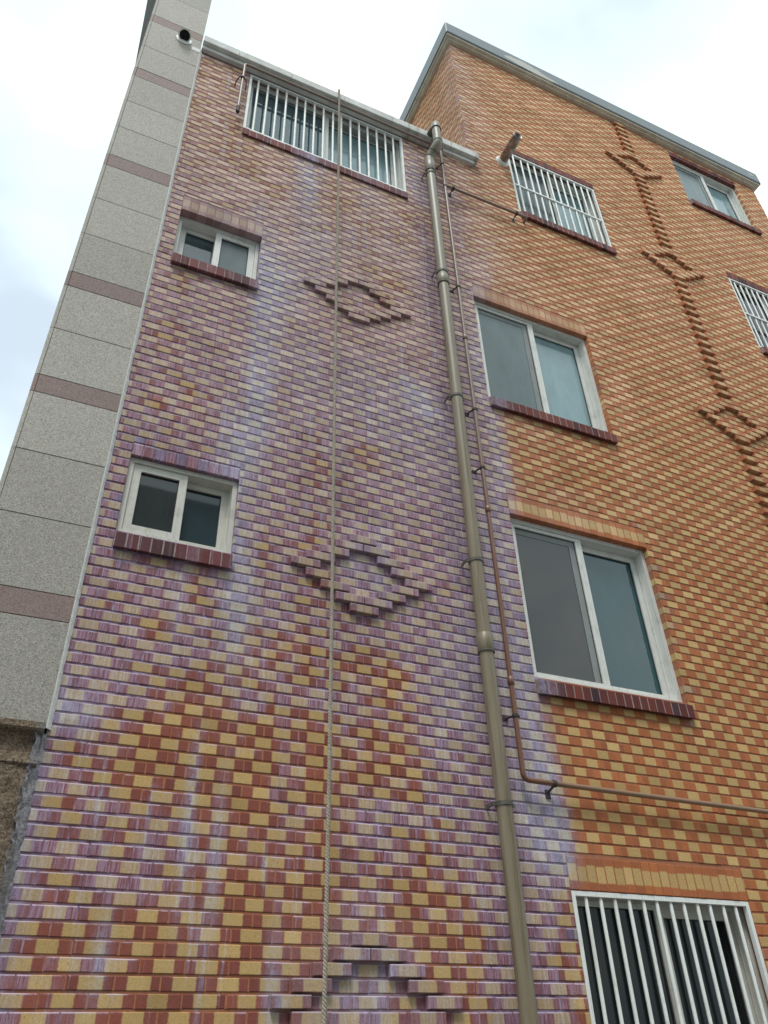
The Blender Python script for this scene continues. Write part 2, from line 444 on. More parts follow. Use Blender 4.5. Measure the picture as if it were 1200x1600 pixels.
c = nb.mix(nb.ss(z, 5.0, 9.5, 0.0, 0.55), c, nb.mix(n, (0.27, 0.275, 0.225), (0.22, 0.22, 0.18)))
nb.put(bs.inputs['Base Color'], c)
bs.inputs['Roughness'].default_value = 0.45
M['pipe'] = mt
M['collar'] = simple("dark_collar", (0.10, 0.095, 0.08), 0.6, 0.3, 30.0)
M['iron'] = simple("dark_iron", (0.055, 0.045, 0.045), 0.7, 0.3, 50.0, 0.3, 120.0)
M['rope'] = simple("hemp", (0.42, 0.37, 0.30), 0.9, 0.22, 70.0, 0.4, 400.0)
M['steel'] = simple("stainless_flue", (0.33, 0.29, 0.265), 0.32, 0.25, 14.0, metal=0.85, col2=(0.17, 0.14, 0.125))
M['void'] = simple("dark_opening", (0.012, 0.011, 0.011), 0.9, 0.2)  # black discs stand in for the shade inside the openings
M['roof'] = simple("roof_screed", (0.28, 0.28, 0.27), 0.9, 0.2, 3.0)
M['street'] = simple("alley_concrete", (0.18, 0.177, 0.168), 0.9, 0.25, 2.0, 0.5, 120.0)
M['soffit'] = simple("beige_soffit", (0.58, 0.545, 0.45), 0.75, 0.12, 6.0, 0.2, 40.0)
M['plaster'] = simple("grey_plaster", (0.36, 0.38, 0.375), 0.9, 0.1, 2.0)
M['screen'] = simple("insect_screen", (0.075, 0.08, 0.078), 0.75, 0.12, 3.0)

# copper coloured gas pipe, sky reflection painted in as grey-brown higher up
mt, nb, bs = new_mat("copper_paint")
P, x, y, z = nb.pos()
n = nb.noise(P, 12.0, 4.0, 0.6)
nz = nb.noise(nb.vec(nb.m('MULTIPLY', x, 120.0), y, nb.m('MULTIPLY', z, 5.0)), 1.0, 3.0, 0.6)
c = nb.mix(n, (0.225, 0.095, 0.05), (0.15, 0.07, 0.045))
c = nb.mix(nb.ss(z, 4.2, 6.5, 0.0, 0.75), c, nb.mix(n, (0.20, 0.145, 0.125), (0.27, 0.215, 0.185)))
c = nb.mix(nb.m('MULTIPLY', nb.ss(nz, 0.60, 0.75), 0.4), c, (0.36, 0.30, 0.26))
c = nb.mix(nb.m('MULTIPLY', nb.ss(x, 2.9, 3.15), nb.ss(z, 4.0, 5.0, 0.65, 0.0)), c, nb.mix(n, (0.34, 0.215, 0.125), (0.25, 0.15, 0.09)))
nb.put(bs.inputs['Base Color'], c)
bs.inputs['Roughness'].default_value = 0.42
M['copper'] = mt

# weathered concrete coping of the lower roof
mt, nb, bs = new_mat("grey_concrete")
P, x, y, z = nb.pos()
n = nb.noise(P, 5.0, 6.0, 0.68)
nst = nb.noise(nb.vec(nb.m('MULTIPLY', x, 14.0), 0.0, nb.m('MULTIPLY', z, 2.0)), 1.0, 4.0, 0.65)
c = nb.mix(nb.ss(n, 0.32, 0.68), (0.50, 0.50, 0.465), (0.66, 0.665, 0.63))
dirt = nb.m('MULTIPLY', nb.ss(nst, 0.50, 0.72), nb.ss(x, 1.6, 2.3, 0.15, 0.75))
c = nb.mix(dirt, c, (0.25, 0.24, 0.215))
nb.put(bs.inputs['Base Color'], c)
bs.inputs['Roughness'].default_value = 0.85
nb.put(bs.inputs['Normal'], nb.bump(n, 0.25, 0.01))
M['concrete'] = mt

# blue-grey sheet of the upper coping with a peeled patch
mt, nb, bs = new_mat("blue_grey_sheet")
P, x, y, z = nb.pos()
n = nb.noise(P, 7.0, 5.0, 0.65)
c = nb.mix(n, (0.150, 0.175, 0.185), (0.195, 0.220, 0.230))
pk = gaussians(nb, x, z, [(4.35, 13.30, .42, .12, 1.0), (4.75, 13.22, .25, .06, .8), (8.72, 13.35, .12, .05, .8)])
pk = nb.ss(nb.m('ADD', pk, nb.m('MULTIPLY', nb.m('SUBTRACT', n, 0.5), 0.9)), 0.55, 0.66)
c = nb.mix(pk, c, (0.43, 0.42, 0.37))
nb.put(bs.inputs['Base Color'], c)
bs.inputs['Roughness'].default_value = 0.5
M['sheet'] = mt

# split-face brown base stone
mt, nb, bs = new_mat("rough_brown_stone")
P, x, y, z = nb.pos()
n = nb.noise(P, 55.0, 6.0, 0.72)
n3 = nb.noise(P, 9.0, 4.0, 0.6)
sp = nb.noise(P, 130.0, 2.0, 0.6)
c = nb.ramp(nb.m('ADD', nb.m('MULTIPLY', n, 0.55), nb.m('MULTIPLY', sp, 0.5)),
            [(0.38, (0.055, 0.038, 0.027)), (0.5, (0.185, 0.130, 0.084)), (0.60, (0.35, 0.27, 0.19))])
c = nb.mix(nb.m('MULTIPLY', nb.ss(n3, 0.45, 0.7), 0.35), c, (0.20, 0.135, 0.085))
grey = nb.ss(nb.m('ADD', x, nb.m('MULTIPLY', nb.m('SUBTRACT', n3, 0.5), 0.08)), 0.012, 0.06)
c = nb.mix(nb.m('MULTIPLY', grey, 0.7), c, nb.mix(n, (0.16, 0.155, 0.16), (0.34, 0.34, 0.36)))
nb.put(bs.inputs['Base Color'], c)
bs.inputs['Roughness'].default_value = 0.9
nb.put(bs.inputs['Normal'], nb.bump(n, 0.9, 0.03))
M['rough'] = mt


def glass(name, col, ior=1.9, rough=0.03, wav=0.004):
    mt, nb, bs = new_mat(name)
    P, x, y, z = nb.pos()
    n = nb.noise(P, 1.4, 2.0, 0.5)
    d = nb.noise(nb.vec(nb.m('MULTIPLY', x, 3.0), y, z), 2.0, 4.0, 0.6)
    nb.put(bs.inputs['Base Color'], nb.mix(d, tuple(c * 0.62 for c in col), tuple(c * 1.38 for c in col)))
    bs.inputs['IOR'].default_value = ior
    bs.inputs['Roughness'].default_value = rough
    bs.inputs['Specular IOR Level'].default_value = 0.5
    nb.put(bs.inputs['Normal'], nb.bump(n, 0.15, wav))
    return mt


M['glass_dark'] = glass("dark_glass", (0.018, 0.024, 0.024), 1.65)
M['glass_black'] = glass('black_glass', (0.012, 0.016, 0.017), 1.33, 0.08)
M['glass_slate'] = glass('slate_glass', (0.020, 0.040, 0.047), 1.6)
M['glass_teal'] = glass("teal_glass", (0.016, 0.072, 0.085), 1.65)
M['glass_pale'] = glass("sky_pale_glass", (0.20, 0.31, 0.33), 1.75, 0.10)  # sky reflection put into the pale base colour
M['glass_blue'] = glass("blue_glass", (0.05, 0.09, 0.105), 1.9)
M['glass_grey'] = glass("grey_glass", (0.115, 0.150, 0.155), 1.5, 0.2)


# ------------------------------------------------------------------ mesh helpers
class MB:
    """collects faces for ONE mesh object"""
    def __init__(self):
        self.v, self.f, self.uv, self.rnd, self.smooth, self.flag = [], [], [], [], [], 0.0

    def face(self, idx, uvs=None, rnd=0.0, smooth=False):
        self.f.append(tuple(idx))
        self.uv.extend(uvs if uvs else [(0.0, 0.5)] * len(idx))
        self.rnd.extend([(rnd, self.flag)] * len(idx))
        self.smooth.append(smooth)

    def box(self, x0, x1, y0, y1, z0, z1, bev=0.0):
        b = len(self.v)
        if bev <= 0:
            self.v += [(x0, y0, z0), (x1, y0, z0), (x1, y1, z0), (x0, y1, z0), (x0, y0, z1), (x1, y0, z1), (x1, y1, z1), (x0, y1, z1)]
            for q in ((0, 1, 5, 4), (1, 2, 6, 5), (2, 3, 7, 6), (3, 0, 4, 7), (4, 5, 6, 7), (3, 2, 1, 0)):
                self.face([b + i for i in q])
            return
        # chamfered on the edges round the front (-Y) face
        c = bev
        self.v += [(x0 + c, y0, z0 + c), (x1 - c, y0, z0 + c), (x1 - c, y0, z1 - c), (x0 + c, y0, z1 - c),
                   (x0, y0 + c, z0), (x1, y0 + c, z0), (x1, y0 + c, z1), (x0, y0 + c, z1),
                   (x0, y1, z0), (x1, y1, z0), (x1, y1, z1), (x0, y1, z1)]
        self.face([b, b + 1, b + 2, b + 3])
        for a in range(4):
            n = (a + 1) % 4
            self.face([b + 4 + a, b + 4 + n, b + n, b + a])
            self.face([b + 8 + a, b + 8 + n, b + 4 + n, b + 4 + a])
        self.face([b + 11, b + 10, b + 9, b + 8])

    def ring(self, x0, x1, z0, z1, w, y0, y1, wt=None, wb=None):
        """rectangular frame lying in the XZ plane with mitred corners"""
        wt = w if wt is None else wt
        wb = w if wb is None else wb
        b = len(self.v)
        for y in (y0, y1):
            self.v += [(x0, y, z0), (x1, y, z0), (x1, y, z1), (x0, y, z1),
                       (x0 + w, y, z0 + wb), (x1 - w, y, z0 + wb), (x1 - w, y, z1 - wt), (x0 + w, y, z1 - wt)]
        for i in range(4):
            j = (i + 1) % 4
            self.face([b + i, b + j, b + 4 + j, b + 4 + i])
            self.face([b + 8 + j, b + 8 + i, b + 12 + i, b + 12 + j])
            self.face([b + 4 + i, b + 4 + j, b + 12 + j, b + 12 + i])
            self.face([b + j, b + i, b + 8 + i, b + 8 + j])

    def tube(self, pts, r, seg=12, caps=True):
        pts = [Vector(p) for p in pts]
        base = len(self.v)
        n = len(pts)
        up = None
        for i, p in enumerate(pts):
            d = (pts[min(i + 1, n - 1)] - pts[max(i - 1, 0)]).normalized()
            if up is None:
                up = d.orthogonal().normalized()
            else:
                up = (up - d * up.dot(d)).normalized()
            sd_ = d.cross(up)
            rr = r[i] if isinstance(r, (list, tuple)) else r
            for k in range(seg):
                a = 2 * math.pi * k / seg
                q = p + (up * math.cos(a) + sd_ * math.sin(a)) * rr
                self.v.append(tuple(q))
        for i in range(n - 1):
            for k in range(seg):
                k2 = (k + 1) % seg
                self.face([base + i * seg + k, base + i * seg + k2, base + (i + 1) * seg + k2, base + (i + 1) * seg + k], smooth=True)
        if caps:
            c0 = len(self.v)
            self.v += [self.v[base + k] for k in range(seg)] + [self.v[base + (n - 1) * seg + k] for k in range(seg)]
            self.face([c0 + k for k in reversed(range(seg))])
            self.face([c0 + seg + k for k in range(seg)])

    def mesh(self, name, mat):
        me = bpy.data.meshes.new(name)
        me.from_pydata(self.v, [], self.f)
        ul = me.uv_layers.new(name='uv')
        ul.data.foreach_set('uv', [c for p in self.uv for c in p])
        rl = me.uv_layers.new(name='rnd')
        rl.data.foreach_set('uv', [c for p in self.rnd for c in p])
        me.polygons.foreach_set('use_smooth', self.smooth)
        if mat is not None:
            me.materials.append(mat)
        me.update()
        return me


def link(name, me, parent=None, loc=None):
    o = bpy.data.objects.new(name, me)
    COL.objects.link(o)
    if parent is not None:
        o.parent = parent
    if loc is not None:
        o.location = loc
    return o


def obj(name, mb, mat, parent=None):
    return link(name, mb.mesh(name, mat), parent)


def thing(name, label, cat, loc=(0, 0, 0)):
    o = bpy.data.objects.new(name, None)
    COL.objects.link(o)
    o.location = loc
    o.empty_display_size = 0.2
    o['label'] = label
    o['category'] = cat
    return o


# ------------------------------------------------------------------ dimensions of the facade (metres, wall face at y = 0)
PITCH_X, PITCH_Z = 0.1992, 0.0663
BL, BH, BD = 0.1925, 0.0548, 0.055           # brick length, height, depth
XL, XM, XR = 0.081, 3.205, 8.78              # left end, step in the roof, right end
Z_LOW, Z_HIGH = 10.055, 13.13                # tops of the brickwork
K_REF, Z_REF = 66, 4.4675


def course_z(k):
    return Z_REF + (k - K_REF) * PITCH_Z


K0 = -1
while course_z(K0) < -0.02:
    K0 += 1

# name, x0, x1, z0 (sill), z1 (lintel), lintel height, kind
WINDOWS = [
    dict(key='W1', x0=0.600, x1=2.345, z0=8.985, z1=10.050, lint=0.0, d=0.07, bars=16, rail=None),
    dict(key='W2', x0=0.205, x1=0.893, z0=6.815, z1=7.410, lint=0.19, d=0.07, bars=0, rail=None),
    dict(key='W3', x0=0.207, x1=0.903, z0=4.195, z1=4.770, lint=0.100, d=0.028, bars=0, rail=None),
    dict(key='W4', x0=2.985, x1=4.312, z0=6.320, z1=7.655, lint=0.19, d=0.05, bars=0, rail=None),
    dict(key='W5', x0=3.020, x1=4.348, z0=3.720, z1=5.077, lint=0.19, d=0.05, bars=0, rail=None),
    dict(key='W6', x0=3.045, x1=4.408, z0=1.060, z1=2.405, lint=0.19, d=0.07, bars=12, rail=None),
    dict(key='W7', x0=3.790, x1=5.108, z0=9.535, z1=10.800, lint=0.110, d=0.07, bars=12, rail=10.105),
    dict(key='W8', x0=6.995, x1=8.330, z0=11.745, z1=12.930, lint=0.110, d=0.05, bars=0, rail=None),
    dict(key='W9', x0=7.090, x1=8.410, z0=8.690, z1=10.030, lint=0.110, d=0.07, bars=12, rail=9.335),
]
SILL_H = 0.118

# everything that interrupts the running bond: (x0, x1, z0, z1)
VOIDS = []
for w_ in WINDOWS:
    VOIDS.append((w_['x0'], w_['x1'], w_['z0'] - SILL_H - 0.012, w_['z1'] + w_['lint'] + (0.006 if w_['lint'] else 0.0)))

# ------------------------------------------------------------------ the brick building
building = thing("brick_building", "tall brick building of checkered red and yellow bricks stained purple and white",
                 "building")


SPLIT_Z = 10.055


def wall_with_holes(x0, x1, z0, z1, y, holes, depth):
    mb = MB()
    xs = sorted({x0, x1} | {h[0] for h in holes} | {h[1] for h in holes})
    zs = sorted({z0, z1} | {h[2] for h in holes} | {h[3] for h in holes})
    xs = [v for v in xs if x0 - 1e-6 <= v <= x1 + 1e-6]
    zs = [v for v in zs if z0 - 1e-6 <= v <= z1 + 1e-6]
    for i in range(len(xs) - 1):
        for j in range(len(zs) - 1):
            cx_, cz_ = (xs[i] + xs[i + 1]) / 2, (zs[j] + zs[j + 1]) / 2
            if any(h[0] < cx_ < h[1] and h[2] < cz_ < h[3] for h in holes):
                continue
            b = len(mb.v)
            mb.v += [(xs[i], y, zs[j]), (xs[i + 1], y, zs[j]), (xs[i + 1], y, zs[j + 1]), (xs[i], y, zs[j + 1])]
            mb.face([b, b + 1, b + 2, b + 3])
    for h in holes:
        b = len(mb.v)
        for yy in (y, depth):
            mb.v += [(h[0], yy, h[2]), (h[1], yy, h[2]), (h[1], yy, h[3]), (h[0], yy, h[3])]
        for i in range(4):
            j = (i + 1) % 4
            if i in (0, 2) and abs(h[2 if i == 0 else 3] - SPLIT_Z) < 1e-6:
                continue
            mb.face([b + j, b + i, b + 4 + i, b + 4 + j])
    return mb


MY = 0.0046          # face of the mortar behind the brick faces
hl = [(w_['x0'] - 0.002, w_['x1'] + 0.002, w_['z0'] - 0.002, w_['z1'] + 0.002) for w_ in WINDOWS]
mb = wall_with_holes(XL, XM, 0.0, Z_LOW, MY, [h for h in hl if h[1] < 2.9], 0.30)
mb2 = wall_with_holes(XM, XR - MY, 0.0, Z_HIGH, MY, [h for h in hl if h[0] > 3.3], 0.30)
# the three openings that straddle the joint line are cut on one sheet
mb = wall_with_holes(XL, XR - MY, 0.0, Z_LOW, MY, [h for h in hl if h[3] < Z_LOW], 0.30)
up = wall_with_holes(XM + MY, XR - MY, Z_LOW, Z_HIGH, MY, [h for h in hl if h[2] > Z_LOW], 0.30)


def merge(a, b_):
    o = len(a.v)
    a.v += b_.v
    a.f += [tuple(i + o for i in f) for f in b_.f]
    a.uv += b_.uv
    a.rnd += b_.rnd
    a.smooth += b_.smooth


# window 7 crosses the line between the two sheets: cut it in both
h7 = hl[6]
mb = wall_with_holes(XL, XR - MY, 0.0, Z_LOW, MY,
                     [h for h in hl if h[3] <= Z_LOW] + [(h7[0], h7[1], h7[2], Z_LOW)], 0.30)
up = wall_with_holes(XM + MY, XR - MY, Z_LOW, Z_HIGH, MY,
                     [h for h in hl if h[2] > Z_LOW] + [(h7[0], h7[1], Z_LOW, h7[3])], 0.30)
merge(mb, up)
# side wall of the upper storey, right end, roofs and back
DEPTH = 7.0
b = len(mb.v)
mb.v += [(XM + MY, MY, Z_LOW), (XM + MY, DEPTH, Z_LOW), (XM + MY, DEPTH, Z_HIGH), (XM + MY, MY, Z_HIGH),
         (XR - MY, MY, 0), (XR - MY, DEPTH, 0), (XR - MY, DEPTH, Z_HIGH), (XR - MY, MY, Z_HIGH),
         (XL, DEPTH, 0), (XL, DEPTH, Z_LOW), (XM + MY, DEPTH, 0), (XL, MY, 0), (XL, MY, Z_LOW)]
for q in ((1, 0, 3, 2), (4, 5, 6, 7), (10, 8, 9, 1), (5, 10, 2, 6), (8, 11, 12, 9)):
    mb.face([b + i for i in q])
wall = obj("wall", mb, M['mortar'], building)

rf = MB()
rf.box(XL, XM, 0.10, DEPTH, Z_LOW - 0.1, Z_LOW - 0.001)
rf.box(XM + 0.02, XR - 0.02, 0.02, DEPTH, Z_HIGH - 0.1, Z_HIGH - 0.003)
obj("roof", rf, M['roof'], building)


def visible_px(x, y, z):
    d = Vector((x, y, z)) - CAM_POS
    c = d.dot(FWD)
    if c < 0.1:
        return None
    return 600 + F_PX * d.dot(RIGHT) / c, 800 + F_PX * d.dot(DOWN) / c


# ---- projecting bricks: three diamonds on the left, a chain of diamonds on the right
def brick_at(k, xc):
    """snap: which brick of course k has its centre nearest xc -> index"""
    off = 0.0 if k % 2 == 0 else -0.5
    return round((xc - XL - PITCH_X / 2) / PITCH_X - off)


PROJ = set()


def diamond(k_top, xc):
    for r in range(9):
        off = (r if r <= 4 else 8 - r) * 0.5 * PITCH_X
        k = k_top - r
        for sgn in (-1, 1):
            PROJ.add((k, brick_at(k, xc + sgn * off)))


XD = XL + PITCH_X * 8.5
for kt in (30, 66, 108):
    diamond(kt, XD)
XC = XL + PITCH_X * 30.0
for kt in (183, 149, 109, 75):
    diamond(kt, XC)
for lo, hi in ((183, 195), (149, 173), (109, 139), (75, 99), (41, 65)):
    for k in range(lo, hi + 1, 2):
        PROJ.add((k, brick_at(k, XC)))


def add_brick(mb, x0, x1, z0, z1, y0, y1, u0, u1, rnd, jz=0.0, axis='x', base=0.0, bev=0.0028, v0=0.0, v1=1.0):
    """one brick with an eased arris; axis 'y' lays it along the side wall at x = base"""
    c = bev
    fr = [(x0 + c, y0, z0 + c), (x1 - c, y0, z0 + c), (x1 - c, y0, z1 - c), (x0 + c, y0, z1 - c),
          (x0, y0 + c, z0), (x1, y0 + c, z0), (x1, y0 + c, z1), (x0, y0 + c, z1),
          (x0, y1, z0), (x1, y1, z0), (x1, y1, z1), (x0, y1, z1)]
    b = len(mb.v)
    if axis == 'x':
        mb.v += fr
    else:
        mb.v += [(base + p[1], p[0], p[2]) for p in fr]
    L, H = (x1 - x0), (z1 - z0)
    uv = [(u0 + (p[0] - x0) / L * (u1 - u0), v0 + (p[2] - z0) / H * (v1 - v0)) for p in fr]
    quads = [(0, 1, 2, 3)]
    for a in range(4):
        n = (a + 1) % 4
        quads.append((4 + a, 4 + n, n, a))
        quads.append((8 + a, 8 + n, 4 + n, 4 + a))
    for q in quads:
        qq = q if axis == 'x' else tuple(reversed(q))
        mb.face([b + i for i in qq], [uv[i] for i in qq], rnd)


def cut(x0, x1, z0, z1):
    """pieces (x0, x1, z0, z1) of a brick left over by the openings in this course"""
    segs = [(x0, x1, z0, z1)]
    for (a, b_, c, d) in VOIDS:
        if z1 <= c + 0.002 or z0 >= d - 0.002:
            continue
        ns = []
        for (p, q, lo, hi) in segs:
            if q <= a or p >= b_:
                ns.append((p, q, lo, hi))
                continue
            if p < a:
                ns.append((p, a, lo, hi))
            if q > b_:
                ns.append((b_, q, lo, hi))
            m0, m1 = max(p, a + 0.001), min(q, b_ - 0.001)
            if hi - d > 0.010:                 # a split course above the opening
                ns.append((m0, m1, d, hi))
            elif c - lo > 0.010:               # and below it
                ns.append((m0, m1, lo, c))
        segs = ns
    return segs


courses = []          # (x0, x1, z0, z1, u0, u1, k, i, whole)
k = K0
while True:
    z0 = course_z(k)
    z1 = z0 + BH
    if z1 > Z_HIGH + 0.01:
        break
    z1 = min(z1, Z_HIGH - 0.001)
    xs0 = XL if z1 < Z_LOW - 0.02 else XM
    if xs0 == XL and z1 > Z_LOW - 0.004:
        z1 = Z_LOW - 0.004
    off = 0.0 if k % 2 == 0 else -0.5
    i = math.floor((xs0 - XL) / PITCH_X - off) - 1
    while True:
        bx0 = XL + (i + off) * PITCH_X
        bx1 = bx0 + BL
        if bx0 > XR:
            break
        a, c = max(bx0, xs0), min(bx1, XR)
        if c - a > 0.02 and z0 > -0.01:
            # courses are trimmed above sills and lintels so that nothing overlaps them
            for (p, q, zz0, zz1) in cut(a, c, z0, z1):
                if q - p < 0.022:
                    continue
                u0, u1 = (p - bx0) / BL, (q - bx0) / BL
                courses.append((p, q, zz0, zz1, u0, u1, k, i, (q - p) > BL - 0.004 and (zz1 - zz0) > BH - 0.004))
        i += 1
    k += 1

# the 300 bricks that show largest are objects of their own
ranked = []
for idx, c in enumerate(courses):
    if not c[8] or (c[6], c[7]) in PROJ:
        continue
    pts = [visible_px(x, 0, z) for x in (c[0], c[1]) for z in (c[2], c[3])]
    if any(p is None for p in pts):
        continue
    mxp = sum(p[0] for p in pts) / 4
    myp = sum(p[1] for p in pts) / 4
    if not (15 < mxp < 1185 and 15 < myp < 1590):
        continue
    area = (max(p[0] for p in pts) - min(p[0] for p in pts)) * (max(p[1] for p in pts) - min(p[1] for p in pts))
    ranked.append((-area, idx))
ranked.sort()
single = {idx for _, idx in ranked[:300]}

protos, dusty = [], []
for v_ in range(4):
    q = MB()
    j = lambda s_: random.uniform(-s_, s_)
    add_brick(q, -BL / 2 + j(.001), BL / 2 + j(.001), -BH / 2 + j(.0008), BH / 2 + j(.0008), 0.0, BD, 0.0, 1.0, random.random())
    protos.append(q.mesh("brick", M['brick']))
    dusty.append(q.mesh("projecting_brick", M['dusty']))

stuff = MB()
nproj = 0
for idx, c in enumerate(courses):
    x0, x1, z0, z1, u0, u1, kk, ii, whole = c
    jit = random.uniform(-0.0016, 0.0012)
    if (kk, ii) in PROJ and whole:
        o = link("projecting_brick", dusty[(idx * 7) % 4], building, ((x0 + x1) / 2, (-0.032 if x0 < 3.0 else -0.044) + jit, (z0 + z1) / 2))
        o.rotation_euler = (0, 0, random.uniform(-0.006, 0.006))
        nproj += 1
    elif idx in single:
        o = link("brick", protos[(idx * 5 + kk) % 4], building, ((x0 + x1) / 2 + random.uniform(-.0012, .0012), jit, (z0 + z1) / 2 + random.uniform(-.0008, .0008)))
        o.rotation_euler = (0, random.uniform(-0.004, 0.004), random.uniform(-0.006, 0.006))
    else:
        stuff.flag = 0.0
        if (x1 - x0) < 0.13 and x0 > 0.15 and x1 < 8.6:
            stuff.flag = random.choice((0, 0, 0, 0.55, 1.0)) * (0.8 if x0 < 3.3 else 0.35)
        add_brick(stuff, x0 + random.uniform(-.0008, .0008), x1 + random.uniform(-.0008, .0008), z0 + random.uniform(-.0008, .0008),
                  z1 + random.uniform(-.0008, .0008), jit, BD, u0, u1, random.random())
# bricks of the side wall of the top storey and of the right end
stuff.flag = 0.0
for (base, sgn, zlo) in ((XM, 1, Z_LOW), (XR, -1, 6.0)):
    k = K0
    while course_z(k) + BH < zlo:
        k += 1
    while course_z(k) + BH < Z_HIGH:
        off = 0.25 if k % 2 == 0 else -0.25
        y = 0.062 - PITCH_X * 0.5 * (k % 2)
        while y < (5.6 if sgn > 0 else 2.0):
            a, c = max(y, 0.060), y + BL
            if c - a > 0.03:
                if sgn > 0:
                    add_brick(stuff, a, c, course_z(k), course_z(k) + BH, random.uniform(-.001, .001), 0.04, (a - y) / BL, 1.0, random.random(), axis='y', base=base)
                else:
                    q = MB()
                    add_brick(q, a, c, course_z(k), course_z(k) + BH, 0.0, 0.04, (a - y) / BL, 1.0, random.random(), axis='y', base=0.0)
                    q.v = [(base - p[0], p[1], p[2]) for p in q.v]
                    q.f = [tuple(reversed(f)) for f in q.f]
                    merge(stuff, q)
            y += PITCH_X
        k += 1
stuff.flag = 0.0
bw = obj("brickwork", stuff, M['brick'], building)
bw['kind'] = 'stuff'

# mortar in the upright joints, struck almost flush
pt = MB()
done = sorted(courses, key=lambda c: (c[6], c[0]))
for c, d_ in zip(done[:-1], done[1:]):
    if c[6] == d_[6] and 0.002 < d_[0] - c[1] < 0.02 and (c[6], c[7]) not in PROJ and (d_[6], d_[7]) not in PROJ:
        yy = random.uniform(0.0008, 0.0026)
        pt.box(c[1] - 0.002, d_[0] + 0.002, yy, MY + 0.002, c[2] + 0.001, c[3] - 0.001)
        for _ in range(1):
            del pt.f[-1], pt.smooth[-1]
            del pt.uv[-4:], pt.rnd[-4:]
pj = obj("pointing", pt, M['mortar'], building)
pj['kind'] = 'stuff'

# ------------------------------------------------------------------ copings
cx_edges = [XL + 0.002, 0.455, 1.02, 1.62, 2.24, 2.93, 3.205 + 0.075]
for a, c in zip(cx_edges[:-1], cx_edges[1:]):
    m_ = MB()
    m_.box(a + 0.0015, c - 0.0015, -0.095 + random.uniform(-.001, .001), 0.35 if c < 3.25 else -0.002, 10.118, 10.235 + random.uniform(-.002, .002), 0.006)
    obj("coping_slab", m_, M['concrete'], building)
m_ = MB()
m_.box(XL + 0.002, XM + 0.035, -0.048, -0.001, Z_LOW + 0.004, 10.1165, 0.004)
obj("coping_moulding", m_, M['concrete'], building)

m_ = MB()       # upper coping: folded sheet over a beige soffit
HT = 13.47
m_.box(XM - 0.095, XR + 0.10, -0.110, 0.25, Z_HIGH + 0.060, HT, 0.012)
m_.box(XM - 0.095, XM + 0.25, 0.2505, 5.9, Z_HIGH + 0.060, HT)
m_.box(XR - 0.25, XR + 0.10, 0.2505, 5.9, Z_HIGH + 0.060, HT)
obj("coping_sheet", m_, M['sheet'], building)
m_ = MB()
m_.box(XM - 0.075, XR + 0.080, -0.090, 0.2, Z_HIGH + 0.030, Z_HIGH + 0.0585)
m_.box(XM - 0.040, XR + 0.045, -0.050, 0.2, Z_HIGH + 0.001, Z_HIGH + 0.0285)
m_.box(XM - 0.075, XM + 0.2, 0.2005, 3.4, Z_HIGH + 0.030, Z_HIGH + 0.0585)
m_.box(XM - 0.040, XM + 0.2, 0.2005, 3.4, Z_HIGH + 0.001, Z_HIGH + 0.0285)
obj("soffit", m_, M['soffit'], building)
m_ = MB()
m_.box(XM - 0.075, XM + 0.2, 3.402, 5.9, Z_HIGH + 0.001, Z_HIGH + 0.0585)
obj("soffit_end_board", m_, M['iron'], building)


# ------------------------------------------------------------------ windows
def brick_piece(mb, x0, x1, z0, z1, y0, y1, vertical=False, u=(0.02, 0.2), slope=0.0, rnd=None):
    rnd = random.random() if rnd is None else rnd
    st = len(mb.v)
    su = len(mb.uv)
    add_brick(mb, x0, x1, z0, z1, y0, y1, u[0], u[1], rnd, bev=0.003)
    if vertical:      # the long side stands upright: u runs with z
        mb.uv[su:] = [(v, 0.2 + 0.5 * max(0.0, min(1.0, (uu - u[0]) / max(1e-6, u[1] - u[0])))) for (uu, v) in mb.uv[su:]]
    if slope:
        for i in range(st, len(mb.v)):
            x, y, z = mb.v[i]
            mb.v[i] = (x, y, z + (y - y0) * slope)


def pane_box(name, x0, x1, z0, z1, y, mat, parent, t=0.006):
    m_ = MB()
    m_.box(x0, x1, y, y + t, z0, z1)
    return obj(name, m_, mat, parent)


PANES = {'W1': ('glass_blue', 'glass_pale'), 'W2': ('glass_blue', 'glass_grey'), 'W3': ('glass_dark', 'glass_slate'),
         'W4': ('glass_grey', 'glass_pale'), 'W5': ('glass_dark', 'glass_teal'), 'W6': ('glass_black', 'glass_black'),
         'W7': ('glass_grey', 'glass_pale'), 'W8': ('glass_grey', 'glass_pale'), 'W9': ('glass_dark', 'glass_grey')}
WLABEL = {'W1': "wide barred window under the roof edge", 'W2': "small white sliding window, upper of the two beside the granite",
          'W3': "small white sliding window, lower of the two beside the granite", 'W4': "white sliding window with pale right pane",
          'W5': "large white sliding window with dark teal right pane", 'W6': "barred ground floor window",
          'W7': "barred window beside the flue pipe", 'W8': "white sliding window under the high roof corner",
          'W9': "barred window cut off by the right edge"}
FRONT = {'W1': 'L', 'W2': 'R', 'W3': 'L', 'W4': 'L', 'W5': 'L', 'W6': 'L', 'W7': 'L', 'W8': 'L', 'W9': 'L'}

